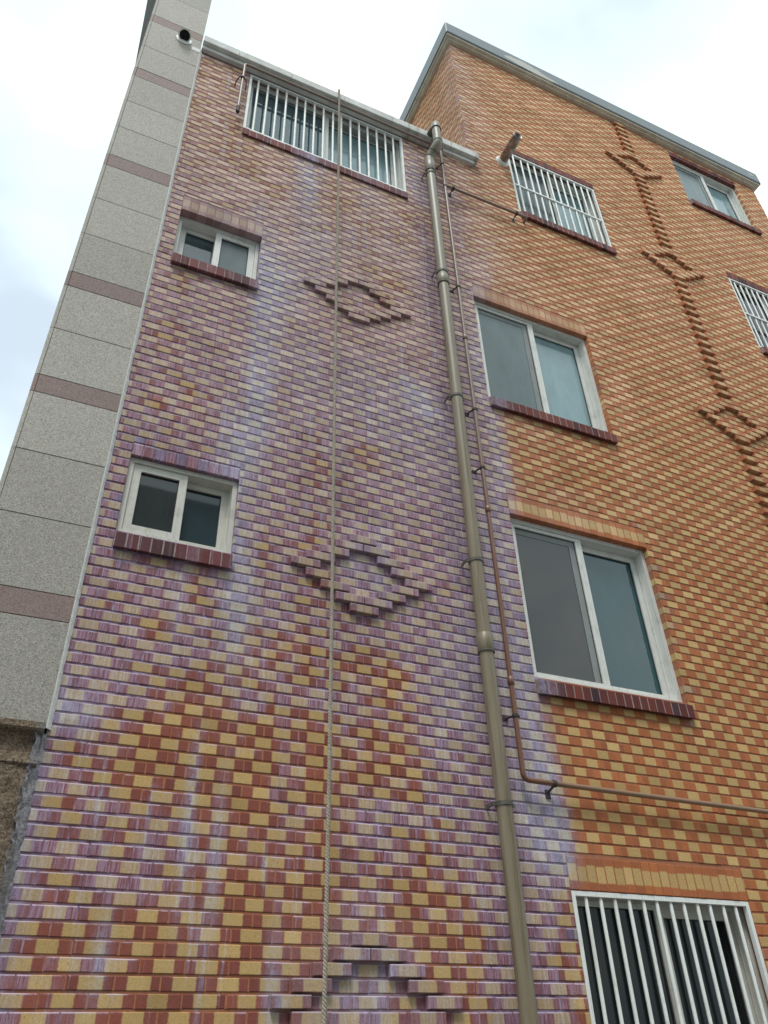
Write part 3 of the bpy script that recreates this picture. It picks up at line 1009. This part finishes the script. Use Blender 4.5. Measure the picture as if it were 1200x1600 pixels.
for w_ in WINDOWS:
    key = w_['key']
    x0, x1, z0, z1, d = w_['x0'], w_['x1'], w_['z0'], w_['z1'], w_['d']
    small = key in ('W2', 'W3')
    fr_mat = M['upvc_dirty'] if key in ('W3', 'W6') else M['upvc']
    g = 0.002
    fw = 0.034 if not small else 0.030
    win = MB()
    win.ring(x0 + g, x1 - g, z0 + g, z1 - g, fw, d, d + 0.13)
    # track ridges of the sliding frame
    win.ring(x0 + g + fw - 0.001, x1 - g - fw + 0.001, z0 + g + fw - 0.001, z1 - g - fw + 0.001, 0.010, d + 0.062, d + 0.068)
    win_o = obj("window", win, fr_mat, building)
    win_o['label'] = WLABEL[key]
    ix0, ix1, iz0, iz1 = x0 + fw + 0.004, x1 - fw - 0.004, z0 + fw + 0.004, z1 - fw - 0.004
    mid_ = (ix0 + ix1) / 2
    sw = 0.058 if not small else 0.050
    yf, yb = d + 0.012, d + 0.072
    yl, yr = (yf, yb) if FRONT[key] == 'L' else (yb, yf)
    gl, gr = PANES[key]
    for (a, c, yy, gm) in ((ix0, mid_ + sw / 2, yl, gl), (mid_ - sw / 2, ix1, yr, gr)):
        s_ = MB()
        if yy == yf and not small:      # slim outer stiles: the fixed leaf with its insect screen
            sl = 0.018 if a == ix0 else sw
            s_.ring(a, c, iz0, iz1, 0.030, yy, yy + 0.045)
            s_.box(c - sw, c - 0.031, yy + 0.001, yy + 0.044, iz0 + 0.031, iz1 - 0.031)
            in0, in1, jz0, jz1 = a + 0.030, c - sw, iz0 + 0.030, iz1 - 0.030
        else:
            s_.ring(a, c, iz0, iz1, sw, yy, yy + 0.045)
            in0, in1, jz0, jz1 = a + sw, c - sw, iz0 + sw, iz1 - sw
        obj("sash", s_, fr_mat, win_o)
        # dark gasket round the glass
        gk = MB()
        gk.ring(in0 - 0.001, in1 + 0.001, jz0 - 0.001, jz1 + 0.001, 0.005, yy + 0.012, yy + 0.034)
        obj("gasket", gk, M['iron'], win_o)
        pane_box("pane", in0 - 0.002, in1 + 0.002, jz0 - 0.002, jz1 + 0.002, yy + 0.020, M[gm], win_o)
    if key in ('W4', 'W5', 'W8'):       # the inner leaf's stile and rail seen behind the screened pane
        px1 = mid_ + sw / 2 - sw - 0.002
        st_ = MB()
        st_.box(px1 - 0.058, px1 - 0.004, yf + 0.016, yf + 0.0195, iz0 + 0.034, iz1 - 0.034)
        st_.box(ix0 + 0.036, px1 - 0.0585, yf + 0.0165, yf + 0.0195, iz1 - 0.085, iz1 - 0.036)
        obj("inner_stile", st_, M['screened'], win_o)
    if w_['bars']:
        gy = 0.004
        gr_ = MB()
        gr_.ring(x0 + 0.004, x1 - 0.004, z0 + 0.004, z1 - 0.004, 0.026, gy, gy + 0.030)
        obj("grille_frame", gr_, M['paint'], win_o)
        n = w_['bars']
        bm_ = MB()
        zt, zb_ = z1 - 0.03, z0 + 0.028
        bm_.tube([(0, 0, zb_ - 0.001), (0, 0, zt - 0.022), (0, 0, zt - 0.008), (0, 0, zt + 0.001)], [0.0115, 0.0115, 0.010, 0.007], 8)
        bme = bm_.mesh("grille_bar", M['paint'])
        for i in range(n):
            bx = x0 + 0.004 + (x1 - x0 - 0.008) * (i + 1) / (n + 1)
            bo = link("grille_bar", bme, win_o, (bx + random.uniform(-.002, .002), gy + 0.016, 0))
            bo.rotation_euler = (0, random.uniform(-.0035, .0035) * (1.0 if bx > 0 else 0.0) * 0.25, random.uniform(0, 0.7))
        if w_['rail']:
            r_ = MB()
            r_.box(x0 + 0.031, x1 - 0.031, gy - 0.0015, gy + 0.026, w_['rail'] - 0.012, w_['rail'] + 0.012)
            obj("grille_rail", r_, M['paint'], win_o)
    # sill of headers on edge: slopes outwards, stands proud of the wall
    bed = MB()
    ys = -0.040 if key not in ('W1', 'W6') else -0.022
    zf = z0 - 0.034
    st = len(bed.v)
    bed.box(x0 + 0.003, x1 - 0.003, ys + 0.0032, d + 0.02, zf - 0.097, zf - 0.003)
    for i in range(st, len(bed.v)):
        x, y, z = bed.v[i]
        bed.v[i] = (x, y, z + (y - ys) * 0.30)
    sill = obj("sill", bed, M['pale_mortar'], building)
    n = max(4, round((x1 - x0) / 0.0685))
    stp = (x1 - x0) / n
    for i in range(n):
        q = MB()
        jj = random.uniform(-.002, .002)
        brick_piece(q, -stp / 2 + 0.004, stp / 2 - 0.004, -0.102, 0, ys + jj, d + 0.012, u=(0.02, 0.22), slope=0.30)
        o = link("sill_brick", q.mesh("sill_brick", M['header']), sill, (x0 + stp * (i + 0.5), 0, zf + random.uniform(-.002, .002)))
    # lintel of soldier bricks
    if w_['lint']:
        lm = MB()
        lm.box(x0 + 0.003, x1 - 0.003, 0.0035, min(0.12, d + 0.10), z1 + 0.006, z1 + w_['lint'] - 0.002)
        lin = obj("lintel", lm, M['mortar'], building)
        tall = w_['lint'] > 0.15
        pz = 0.0685 if not small else 0.0690
        n = max(4, round((x1 - x0) / pz))
        stp = (x1 - x0) / n
        for i in range(n):
            q = MB()
            if tall:
                brick_piece(q, -stp / 2 + 0.004, stp / 2 - 0.004, 0.0, w_['lint'] - 0.008, random.uniform(-.002, .001), d - 0.001, vertical=True, u=(0.0, 1.0))
                mt_ = M['lintel'] if key in ('W2', 'W4') else M['brick']
            else:
                q.flag = random.choice((0, 0, 0, 0.6)) if small else 0.0
                brick_piece(q, -stp / 2 + 0.004, stp / 2 - 0.004, 0.0, w_['lint'] - 0.006, random.uniform(-.004, -.001), d - 0.001, u=(0.02, 0.22))
                mt_ = M['brick'] if small else M['header']
            link("lintel_brick", q.mesh("lintel_brick", mt_), lin, (x0 + stp * (i + 0.5), 0, z1))

# ------------------------------------------------------------------ granite pier at the left end
pier = thing("granite_pier", "grey granite clad pier with narrow pink stone bands, rising left of the brick wall", "stone pier")
GX0, GX1, GY = -0.428, 0.0745, -0.030
core = MB()
core.box(GX0 + 0.004, GX1 - 0.006, GY + 0.006, DEPTH, 2.96, 12.80)
obj("core", core, M['collar'], pier)
JOINTS = [(2.985, 3.555, 0), (3.555, 3.71, 1), (3.71, 4.172, 0), (4.172, 4.62, 0), (4.62, 5.08, 0), (5.08, 5.23, 1), (5.23, 5.667, 0), (5.667, 6.107, 0),
          (6.107, 6.262, 1), (6.262, 6.715, 0), (6.715, 7.174, 0), (7.174, 7.640, 0), (7.640, 7.798, 1), (7.798, 8.24, 0), (8.24, 8.68, 0), (8.68, 9.131, 0),
          (9.131, 9.285, 1), (9.285, 9.728, 0), (9.728, 10.262, 0), (10.262, 10.402, 1), (10.402, 10.932, 0), (10.932, 11.42, 0), (11.42, 11.57, 1),
          (11.57, 12.05, 0), (12.05, 12.42, 0), (12.42, 12.79, 0)]
for (a, c, pk_) in JOINTS:
    sc_ = 0.9926          # measured on the wall plane, the pier stands 30 mm nearer
    a2, c2 = 1.5 + (a - 1.5) * sc_, 1.5 + (c - 1.5) * sc_
    q = MB()
    jj = random.uniform(-.0012, .0012)
    q.box(GX0 + 0.0015, GX1, GY + jj, GY + 0.03, a2 + 0.002, c2 - 0.002, 0.002)
    obj("stone_panel", q, M['pink'] if pk_ else M['granite'], pier)
    q = MB()      # rounded corner piece with the return on the front of the building
    n = 6
    b = len(q.v)
    for zz in (a2 + 0.002, c2 - 0.002):
        for t in range(n + 1):
            an = math.pi / 2 * t / n
            q.v.append((GX0 - 0.0015 - 0.026 * math.sin(an), GY + 0.026 - 0.026 * math.cos(an), zz))
        q.v.append((GX0 - 0.0275, DEPTH, zz))
        q.v.append((GX0 - 0.0015, DEPTH, zz))
    s_ = n + 3
    for t in range(s_):
        t2 = (t + 1) % s_
        if t < n:
            q.face([b + t2, b + t, b + s_ + t, b + s_ + t2], smooth=True)
        else:
            e0 = len(q.v)
            q.v += [q.v[b + t2], q.v[b + t], q.v[b + s_ + t], q.v[b + s_ + t2]]
            q.face([e0, e0 + 1, e0 + 2, e0 + 3])
    c0 = len(q.v)
    q.v += q.v[b:b + 2 * s_]
    q.face(list(range(c0, c0 + s_)))
    q.face(list(reversed(range(c0 + s_, c0 + 2 * s_))))
    obj("corner_stone", q, M['pink'] if pk_ else M['granite'], pier)
q = MB()
q.box(-0.66, GX1 - 0.001, -0.23, DEPTH + 0.1, 12.81, 13.02, 0.01)
obj("coping", q, M['zinc'], pier)
# white sealant with an uneven edge in the corner between granite and brick
q = MB()
zz = 2.97
prev = None
while zz < 10.05:
    wv = 0.020 + 0.002 * math.sin(zz * 11.0) + random.uniform(-.002, .002)
    cur = len(q.v)
    q.v += [(GX1 - 0.004, GY + 0.004, zz), (GX1 + 0.002, GY - 0.001, zz), (GX1 + 0.009, GY + 0.008, zz), (GX1 + 0.003 + wv, -0.005, zz), (GX1 + 0.004 + wv, MY + 0.002, zz)]
    if prev is not None:
        for t in range(4):
            q.face([prev + t, prev + t + 1, cur + t + 1, cur + t], smooth=True)
    prev = cur
    zz += PITCH_Z / 3
obj("sealant", q, M['seal'], pier)
q = MB()       # smear beside the vent
q.box(-0.01, GX1 + 0.002, GY - 0.004, GY + 0.002, 9.96, 10.03, 0.002)
obj("sealant_smear", q, M['seal'], pier)

# base of the pier: lip, hollow, ridge and a split-face block
base = MB()
prof = [(GY - 0.028, 2.985), (GY - 0.030, 2.955), (GY - 0.022, 2.945), (GY + 0.010, 2.935), (GY + 0.018, 2.90), (GY + 0.014, 2.85), (GY + 0.002, 2.815),
        (GY - 0.012, 2.808), (GY - 0.014, 2.790), (GY - 0.004, 2.782)]
b = len(base.v)
for xx in (-0.62, 0.071):
    for (yy, zz) in prof:
        base.v.append((xx, yy, zz))
    base.v.append((xx, DEPTH, 2.782))
    base.v.append((xx, DEPTH, 2.985))
n = len(prof) + 2
for t in range(n):
    t2 = (t + 1) % n
    base.face([b + t, b + t2, b + n + t2, b + n + t])
base.face(list(range(b, b + n)))
base.face(list(reversed(range(b + n, b + 2 * n))))
obj("moulding", base, M['rough'], pier)
rs = MB()
NX, NZ = 46, 150
rng = random.Random(5)
b = len(rs.v)
for j in range(NZ + 1):
    zz = 2.781 * j / NZ
    for i in range(NX + 1):
        t = i / NX
        edge = 0.060 + 0.008 * math.sin(zz * 9.0) + rng.uniform(-.002, .002)
        xx = -0.62 + (edge + 0.62) * t
        yy = GY - 0.006 + rng.uniform(-.007, .007) + 0.008 * math.sin(xx * 23 + zz * 13) * math.sin(zz * 31 - xx * 7)
        if i == NX:
            yy = GY + 0.004
        rs.v.append((xx, yy, zz))
for j in range(NZ):
    for i in range(NX):
        a = b + j * (NX + 1) + i
        rs.face([a, a + 1, a + NX + 2, a + NX + 1], smooth=True)
b = len(rs.v)
rs.v += [(-0.62, DEPTH, 0), (-0.62, DEPTH, 2.781), (-0.62, GY, 0), (-0.62, GY, 2.781)]
rs.face([b + 2, b + 3, b + 1, b])
obj("base_stone", rs, M['rough'], pier)
# mortar smeared between the base stone and the brickwork
q = MB()
prev = None
zz = 0.0
while zz < 2.96:
    wv = 0.020 + rng.uniform(-.004, .006)
    cur = len(q.v)
    q.v += [(0.036 + rng.uniform(-.010, .010), GY - 0.014, zz), (0.066, -0.010 + rng.uniform(-.003, .003), zz), (0.066 + wv, -0.0025, zz), (0.066 + wv, MY + 0.002, zz)]
    if prev is not None:
        for t in range(3):
            q.face([prev + t, prev + t + 1, cur + t + 1, cur + t], smooth=True)
    prev = cur
    zz += PITCH_Z / 4
obj("mortar_fillet", q, M['grey_mortar'], pier)

# ------------------------------------------------------------------ round vent hood on the pier
vx, vz, vr = -0.100, 10.085, 0.064
vent = thing("vent_hood", "small white round vent hood with dark mouth, high on the granite pier", "vent", (vx, GY, vz))
q = MB()
q.tube([(0, 0.004, 0), (0, -0.010, 0)], vr * 1.22, 28)
obj("flange", q, M['paint'], vent)
q = MB()
NS, NR = 28, 8
ax = Vector((0, 0.42, 0.91)).normalized()          # the dome bulges up, its mouth looks down and out
e1 = Vector((1, 0, 0))
e2 = ax.cross(e1)
cen = Vector((0, -0.052, -0.012))
b = len(q.v)
for lay, rad in ((0, 1.0), (1, 0.90)):
    for i in range(NR + 1):
        t = math.pi / 2 * i / NR
        for k_ in range(NS):
            a = 2 * math.pi * k_ / NS
            p = cen + (e1 * math.cos(a) + e2 * math.sin(a)) * (vr * rad * math.cos(t)) + ax * (vr * rad * math.sin(t))
            q.v.append(tuple(p))
rows = (NR + 1) * NS
for lay in (0, 1):
    for i in range(NR):
        for k_ in range(NS):
            k2 = (k_ + 1) % NS
            o_ = b + lay * rows
            f = [o_ + i * NS + k_, o_ + i * NS + k2, o_ + (i + 1) * NS + k2, o_ + (i + 1) * NS + k_]
            q.face(f if lay == 0 else f[::-1], smooth=True)
rim = len(q.v)
for rad, dd in ((1.0, -0.001), (0.80, -0.001), (0.80, 0.012)):
    for k_ in range(NS):
        a = 2 * math.pi * k_ / NS
        q.v.append(tuple(cen + (e1 * math.cos(a) + e2 * math.sin(a)) * (vr * rad) + ax * dd))
for i in range(2):
    for k_ in range(NS):
        k2 = (k_ + 1) % NS
        q.face([rim + i * NS + k2, rim + i * NS + k_, rim + (i + 1) * NS + k_, rim + (i + 1) * NS + k2])
obj("hood", q, M['paint'], vent)
q = MB()
q.tube([tuple(cen + ax * 0.012), tuple(cen + ax * 0.018)], vr * 0.885, 24)
obj("mouth", q, M['void'], vent)

# ------------------------------------------------------------------ drainpipe
PX, PY, PR = 2.606, -0.082, 0.047
drain = thing("drainpipe", "thick olive grey drainpipe running down the wall from the roof edge", "drainpipe", (PX, PY, 0))
q = MB()
q.tube([(0, 0, 0.02), (0, 0, 3.80)], PR, 20)
obj("pipe_length", q, M['pipe'], drain)
q = MB()
q.tube([(0, 0, 3.80), (0, 0, 7.56)], PR, 20)
obj("pipe_length", q, M['pipe'], drain)
q = MB()
q.tube([(0, 0, 7.56), (0, 0, 9.62)], PR, 20)
obj("pipe_length", q, M['pipe'], drain)
for (a, c) in ((3.79, 3.915), (7.54, 7.66), (9.42, 9.62)):
    q = MB()
    q.tube([(0, 0, a), (0, 0, a + 0.004), (0, 0, c - 0.004), (0, 0, c)], [PR + 0.004, PR + 0.0075, PR + 0.0075, PR + 0.004], 20)
    obj("socket", q, M['pipe'], drain)
    q = MB()
    q.tube([(0, 0, a - 0.010), (0, 0, a + 0.002)], PR + 0.009, 20)
    obj("seal_ring", q, M['collar'], drain)
for zc in (2.82, 4.485, 6.08, 7.70, 9.36):
    q = MB()
    q.tube([(0, 0, zc - 0.012), (0, 0, zc + 0.012)], PR + 0.006, 20)
    for sgn in (-1, 1):
        xa, xb = sorted((sgn * (PR + 0.002), sgn * (PR + 0.028)))
        q.box(xa, xb, 0.000, 0.012, zc - 0.011, zc + 0.011)
        q.box(xa, xa + 0.008, 0.010, -PY + 0.012, zc - 0.011, zc + 0.011)
    obj("bracket", q, M['collar'], drain)
# offset bend from the wall out over the coping, the upright stub and the outlet
ux, uy = 0.052, -0.128
pts = [(0, 0, 9.62), (0, 0, 9.65), (0.003, -0.010, 9.685), (0.014, -0.036, 9.72), (0.026, -0.062, 9.742), (0.038, -0.092, 9.768), (0.049, -0.118, 9.80), (ux, uy, 9.835), (ux, uy, 9.87)]
q = MB()
q.tube(pts, PR + 0.006, 20)
obj("bend", q, M['pipe'], drain)
for i in (2, 4, 7):
    q = MB()
    p0, p1 = Vector(pts[i]), Vector(pts[i + 1])
    q.tube([p0 - (p1 - p0) * 0.12, p0 + (p1 - p0) * 0.12], PR + 0.0095, 20)
    obj("seal_ring", q, M['collar'], drain)
q = MB()
q.tube([(ux, uy, 9.87), (ux, uy, 10.15)], PR, 20)
obj("pipe_length", q, M['pipe'], drain)
q = MB()
q.tube([(ux, uy, 10.10), (ux, uy, 10.19), (ux, uy, 10.205)], [PR + 0.007, PR + 0.007, PR - 0.004], 20)
obj("cap", q, M['pipe'], drain)
q = MB()
q.tube([(ux, uy, 10.095), (ux, uy, 10.102)], PR + 0.0095, 20)
obj("seal_ring", q, M['collar'], drain)
q = MB()
q.tube([(ux - 0.01, uy + 0.01, 10.165), (ux - 0.01, -PY + 0.06, 10.165)], 0.042, 16)
obj("outlet", q, M['collar'], drain)


# ------------------------------------------------------------------ gas pipe
def bend(p, a, c, r, n=6):
    """corner p between directions a and c, rounded with radius r"""
    p, a, c = Vector(p), Vector(a).normalized(), Vector(c).normalized()
    res = []
    s_, e_ = p + a * r, p + c * r
    for i in range(n + 1):
        t = i / n
        res.append(s_ * (1 - t) ** 2 + p * 2 * t * (1 - t) + e_ * t ** 2)
    return res


GXp, GYp, GR = 2.778, -0.066, 0.0165
gas = thing("gas_pipe", "thin copper coloured gas pipe beside the thick drainpipe, branching to the right", "gas pipe", (GXp, GYp, 0))
q = MB()
q.tube([(0, 0, 9.99)] + [(0, 0, z_) for z_ in (8.0, 6.0, 4.2, 3.05)] + bend((0, 0, 2.985), (0, 0, 1), (1, 0, 0), 0.045) + [(1.0, 0, 2.975), (2.4, 0, 2.962), (5.9, 0, 2.945)], GR, 12)
obj("pipe", q, M['copper'], gas)
q = MB()          # run under the coping with the short leg left of the barred window
q.tube([(0.03, -0.010, 10.025), (-1.0, -0.010, 10.030)] + bend((-2.252, -0.010, 10.032), (1, 0, 0), (0, 0, -1), 0.035) + [(-2.256, -0.010, 9.16)], 0.0145, 12)
obj("pipe", q, M['copper'], gas)
q = MB()
q.tube([(-2.256, -0.010, 9.17), (-2.256, -0.010, 9.075)], 0.019, 12)
obj("end_cap", q, M['iron'], gas)
q = MB()          # branch towards the flue window
q.tube([(0, 0, 9.30), (0.5, 0, 9.312)] + bend((1.035, 0, 9.322), (-1, 0, 0), (0, 1, 0), 0.03) + [(1.035, 0.085, 9.322)], 0.0155, 12)
obj("branch", q, M['copper'], gas)
for (xx, zz) in ((0, 10.0), (0, 9.30), (0, 3.62), (0, 6.9), (0, 5.0)):
    q = MB()
    q.tube([(xx, 0, zz - 0.030), (xx, 0, zz - 0.026), (xx, 0, zz + 0.026), (xx, 0, zz + 0.030)], [GR, GR + 0.006, GR + 0.006, GR], 12)
    obj("fitting", q, M['copper'], gas)


def gas_bracket(xx, zz, horizontal=False):
    q = MB()
    if horizontal:
        q.tube([(xx - 0.012, 0, zz), (xx + 0.012, 0, zz)], GR + 0.006, 12)
        q.tube([(xx, 0, zz - 0.012), (xx - 0.010, -GYp * 0.5, zz - 0.03), (xx - 0.012, -GYp + 0.012, zz - 0.045)], 0.007, 8)
        q.box(xx - 0.028, xx + 0.006, -GYp - 0.006, -GYp + 0.003, zz - 0.075, zz - 0.020)
    else:
        q.tube([(xx, 0, zz - 0.009), (xx, 0, zz + 0.009)], GR + 0.006, 12)
        q.tube([(xx - 0.012, 0.004, zz), (xx - 0.030, -GYp * 0.5, zz - 0.004), (xx - 0.034, -GYp + 0.012, zz - 0.004)], 0.007, 8)
        q.box(xx - 0.058, xx - 0.018, -GYp - 0.006, -GYp + 0.003, zz - 0.016, zz + 0.010)
        q.box(xx + 0.012, xx + 0.030, -0.004, 0.004, zz - 0.006, zz + 0.006)
    obj("bracket", q, M['iron'], gas)


for zz in (9.70, 7.60, 6.02, 5.40, 3.385):
    gas_bracket(0.0, zz)
gas_bracket(0.215, 2.983, True)
gas_bracket(2.05, 2.966, True)
gas_bracket(0.10, 9.303, True)
gas_bracket(0.90, 9.321, True)
q = MB()
q.tube([(-2.256, -0.010, 9.72), (-2.256, -0.010, 9.745)], 0.021, 12)
q.tube([(-2.30, 0.0, 9.70), (-2.285, -0.02, 9.725), (-2.256, -0.03, 9.732), (-2.22, -0.015, 9.70), (-2.205, 0.03, 9.675), (-2.20, -GYp + 0.012, 9.67)], 0.006, 8)
q.tube([(-2.30, 0.0, 9.70), (-2.31, 0.03, 9.685), (-2.312, -GYp + 0.012, 9.68)], 0.006, 8)
obj("bracket", q, M['iron'], gas)

# ------------------------------------------------------------------ flue
flue = thing("flue_pipe", "round steel flue pipe sticking out of a white collar beside the barred window", "flue", (3.690, 0, 10.480))
q = MB()
q.tube([(0, 0.012, 0), (0, -0.012, 0), (0, -0.020, 0), (0, -0.034, 0)], [0.088, 0.088, 0.076, 0.070], 28)
obj("collar", q, M['paint'], flue)
q = MB()
NS = 24
b = 0
for (yy, rr) in ((0.03, .056), (-0.345, .056), (-0.352, .0575), (-0.358, .056), (-0.358, .052), (-0.20, .052)):
    for k_ in range(NS):
        a = 2 * math.pi * k_ / NS
        q.v.append((rr * math.cos(a), yy, rr * math.sin(a)))
for i in range(5):
    for k_ in range(NS):
        k2 = (k_ + 1) % NS
        q.face([i * NS + k_, (i + 1) * NS + k_, (i + 1) * NS + k2, i * NS + k2], smooth=True)
obj("duct", q, M['steel'], flue)
q = MB()
q.tube([(0, -0.198, 0), (0, -0.204, 0)], 0.0515, 20)
obj("mouth", q, M['void'], flue)

# ------------------------------------------------------------------ rope hanging from the roof
rope = MB()
def rope_path(t):
    """t = 0 on the roof, 1 near the ground"""
    z = 10.255 - 9.65 * t
    x = 1.541 - 0.058 * t + 0.006 * math.sin(t * 9.0) * (1 - t) + 0.010 * math.sin(t * 4.0) * t
    y = -0.116 + 0.012 * math.sin(t * 7.0) * t - 0.030 * t
    return Vector((x, y, z))
STEPS, TURNS, RR, SR = 1500, 190, 0.0062, 0.0060
for strand in range(3):
    pts = []
    top = [Vector((1.535, 0.30, 10.250)), Vector((1.541, 0.0, 10.250)), Vector((1.541, -0.075, 10.251)), Vector((1.541, -0.105, 10.249))]
    pts += [p + Vector((0, 0, 0.004 * (strand - 1))) for p in top]
    for i in range(STEPS + 1):
        t = i / STEPS
        a = 2 * math.pi * (TURNS * t + strand / 3.0)
        pts.append(rope_path(t) + Vector((RR * math.cos(a), RR * math.sin(a), 0)))
    rope.tube(pts, SR, 5)
ro = obj("rope", rope, M['rope'])
ro['label'] = "long twisted beige rope hanging down the brick wall from the roof edge"
ro['category'] = "rope"

# ------------------------------------------------------------------ ground and the house across the alley
q = MB()
q.v += [(-400, -400, -0.004), (400, -400, -0.004), (400, 400, -0.004), (-400, 400, -0.004)]
q.face([0, 1, 2, 3])
gr = obj("ground", q, M['street'])
gr['kind'] = 'structure'
OY, OH = -10.5, 12.5
q = MB()
q.box(-7.5, 11.0, OY - 7.0, OY, 0.0, OH)
opp = obj("house_across", q, M['plaster'])
opp['kind'] = 'structure'
fr = MB()
pn = MB()
for fl in range(4):
    for cx_ in (-5.2, -2.0, 1.2, 4.4, 7.6):
        zc = 1.1 + fl * 2.7
        fr.ring(cx_, cx_ + 1.5, zc, zc + 1.4, 0.06, OY, OY + 0.05)
        pn.box(cx_ + 0.055, cx_ + 1.445, OY + 0.004, OY + 0.016, zc + 0.055, zc + 1.345)
obj("window_frames", fr, M['upvc'], opp)
obj("panes", pn, M['glass_dark'], opp)
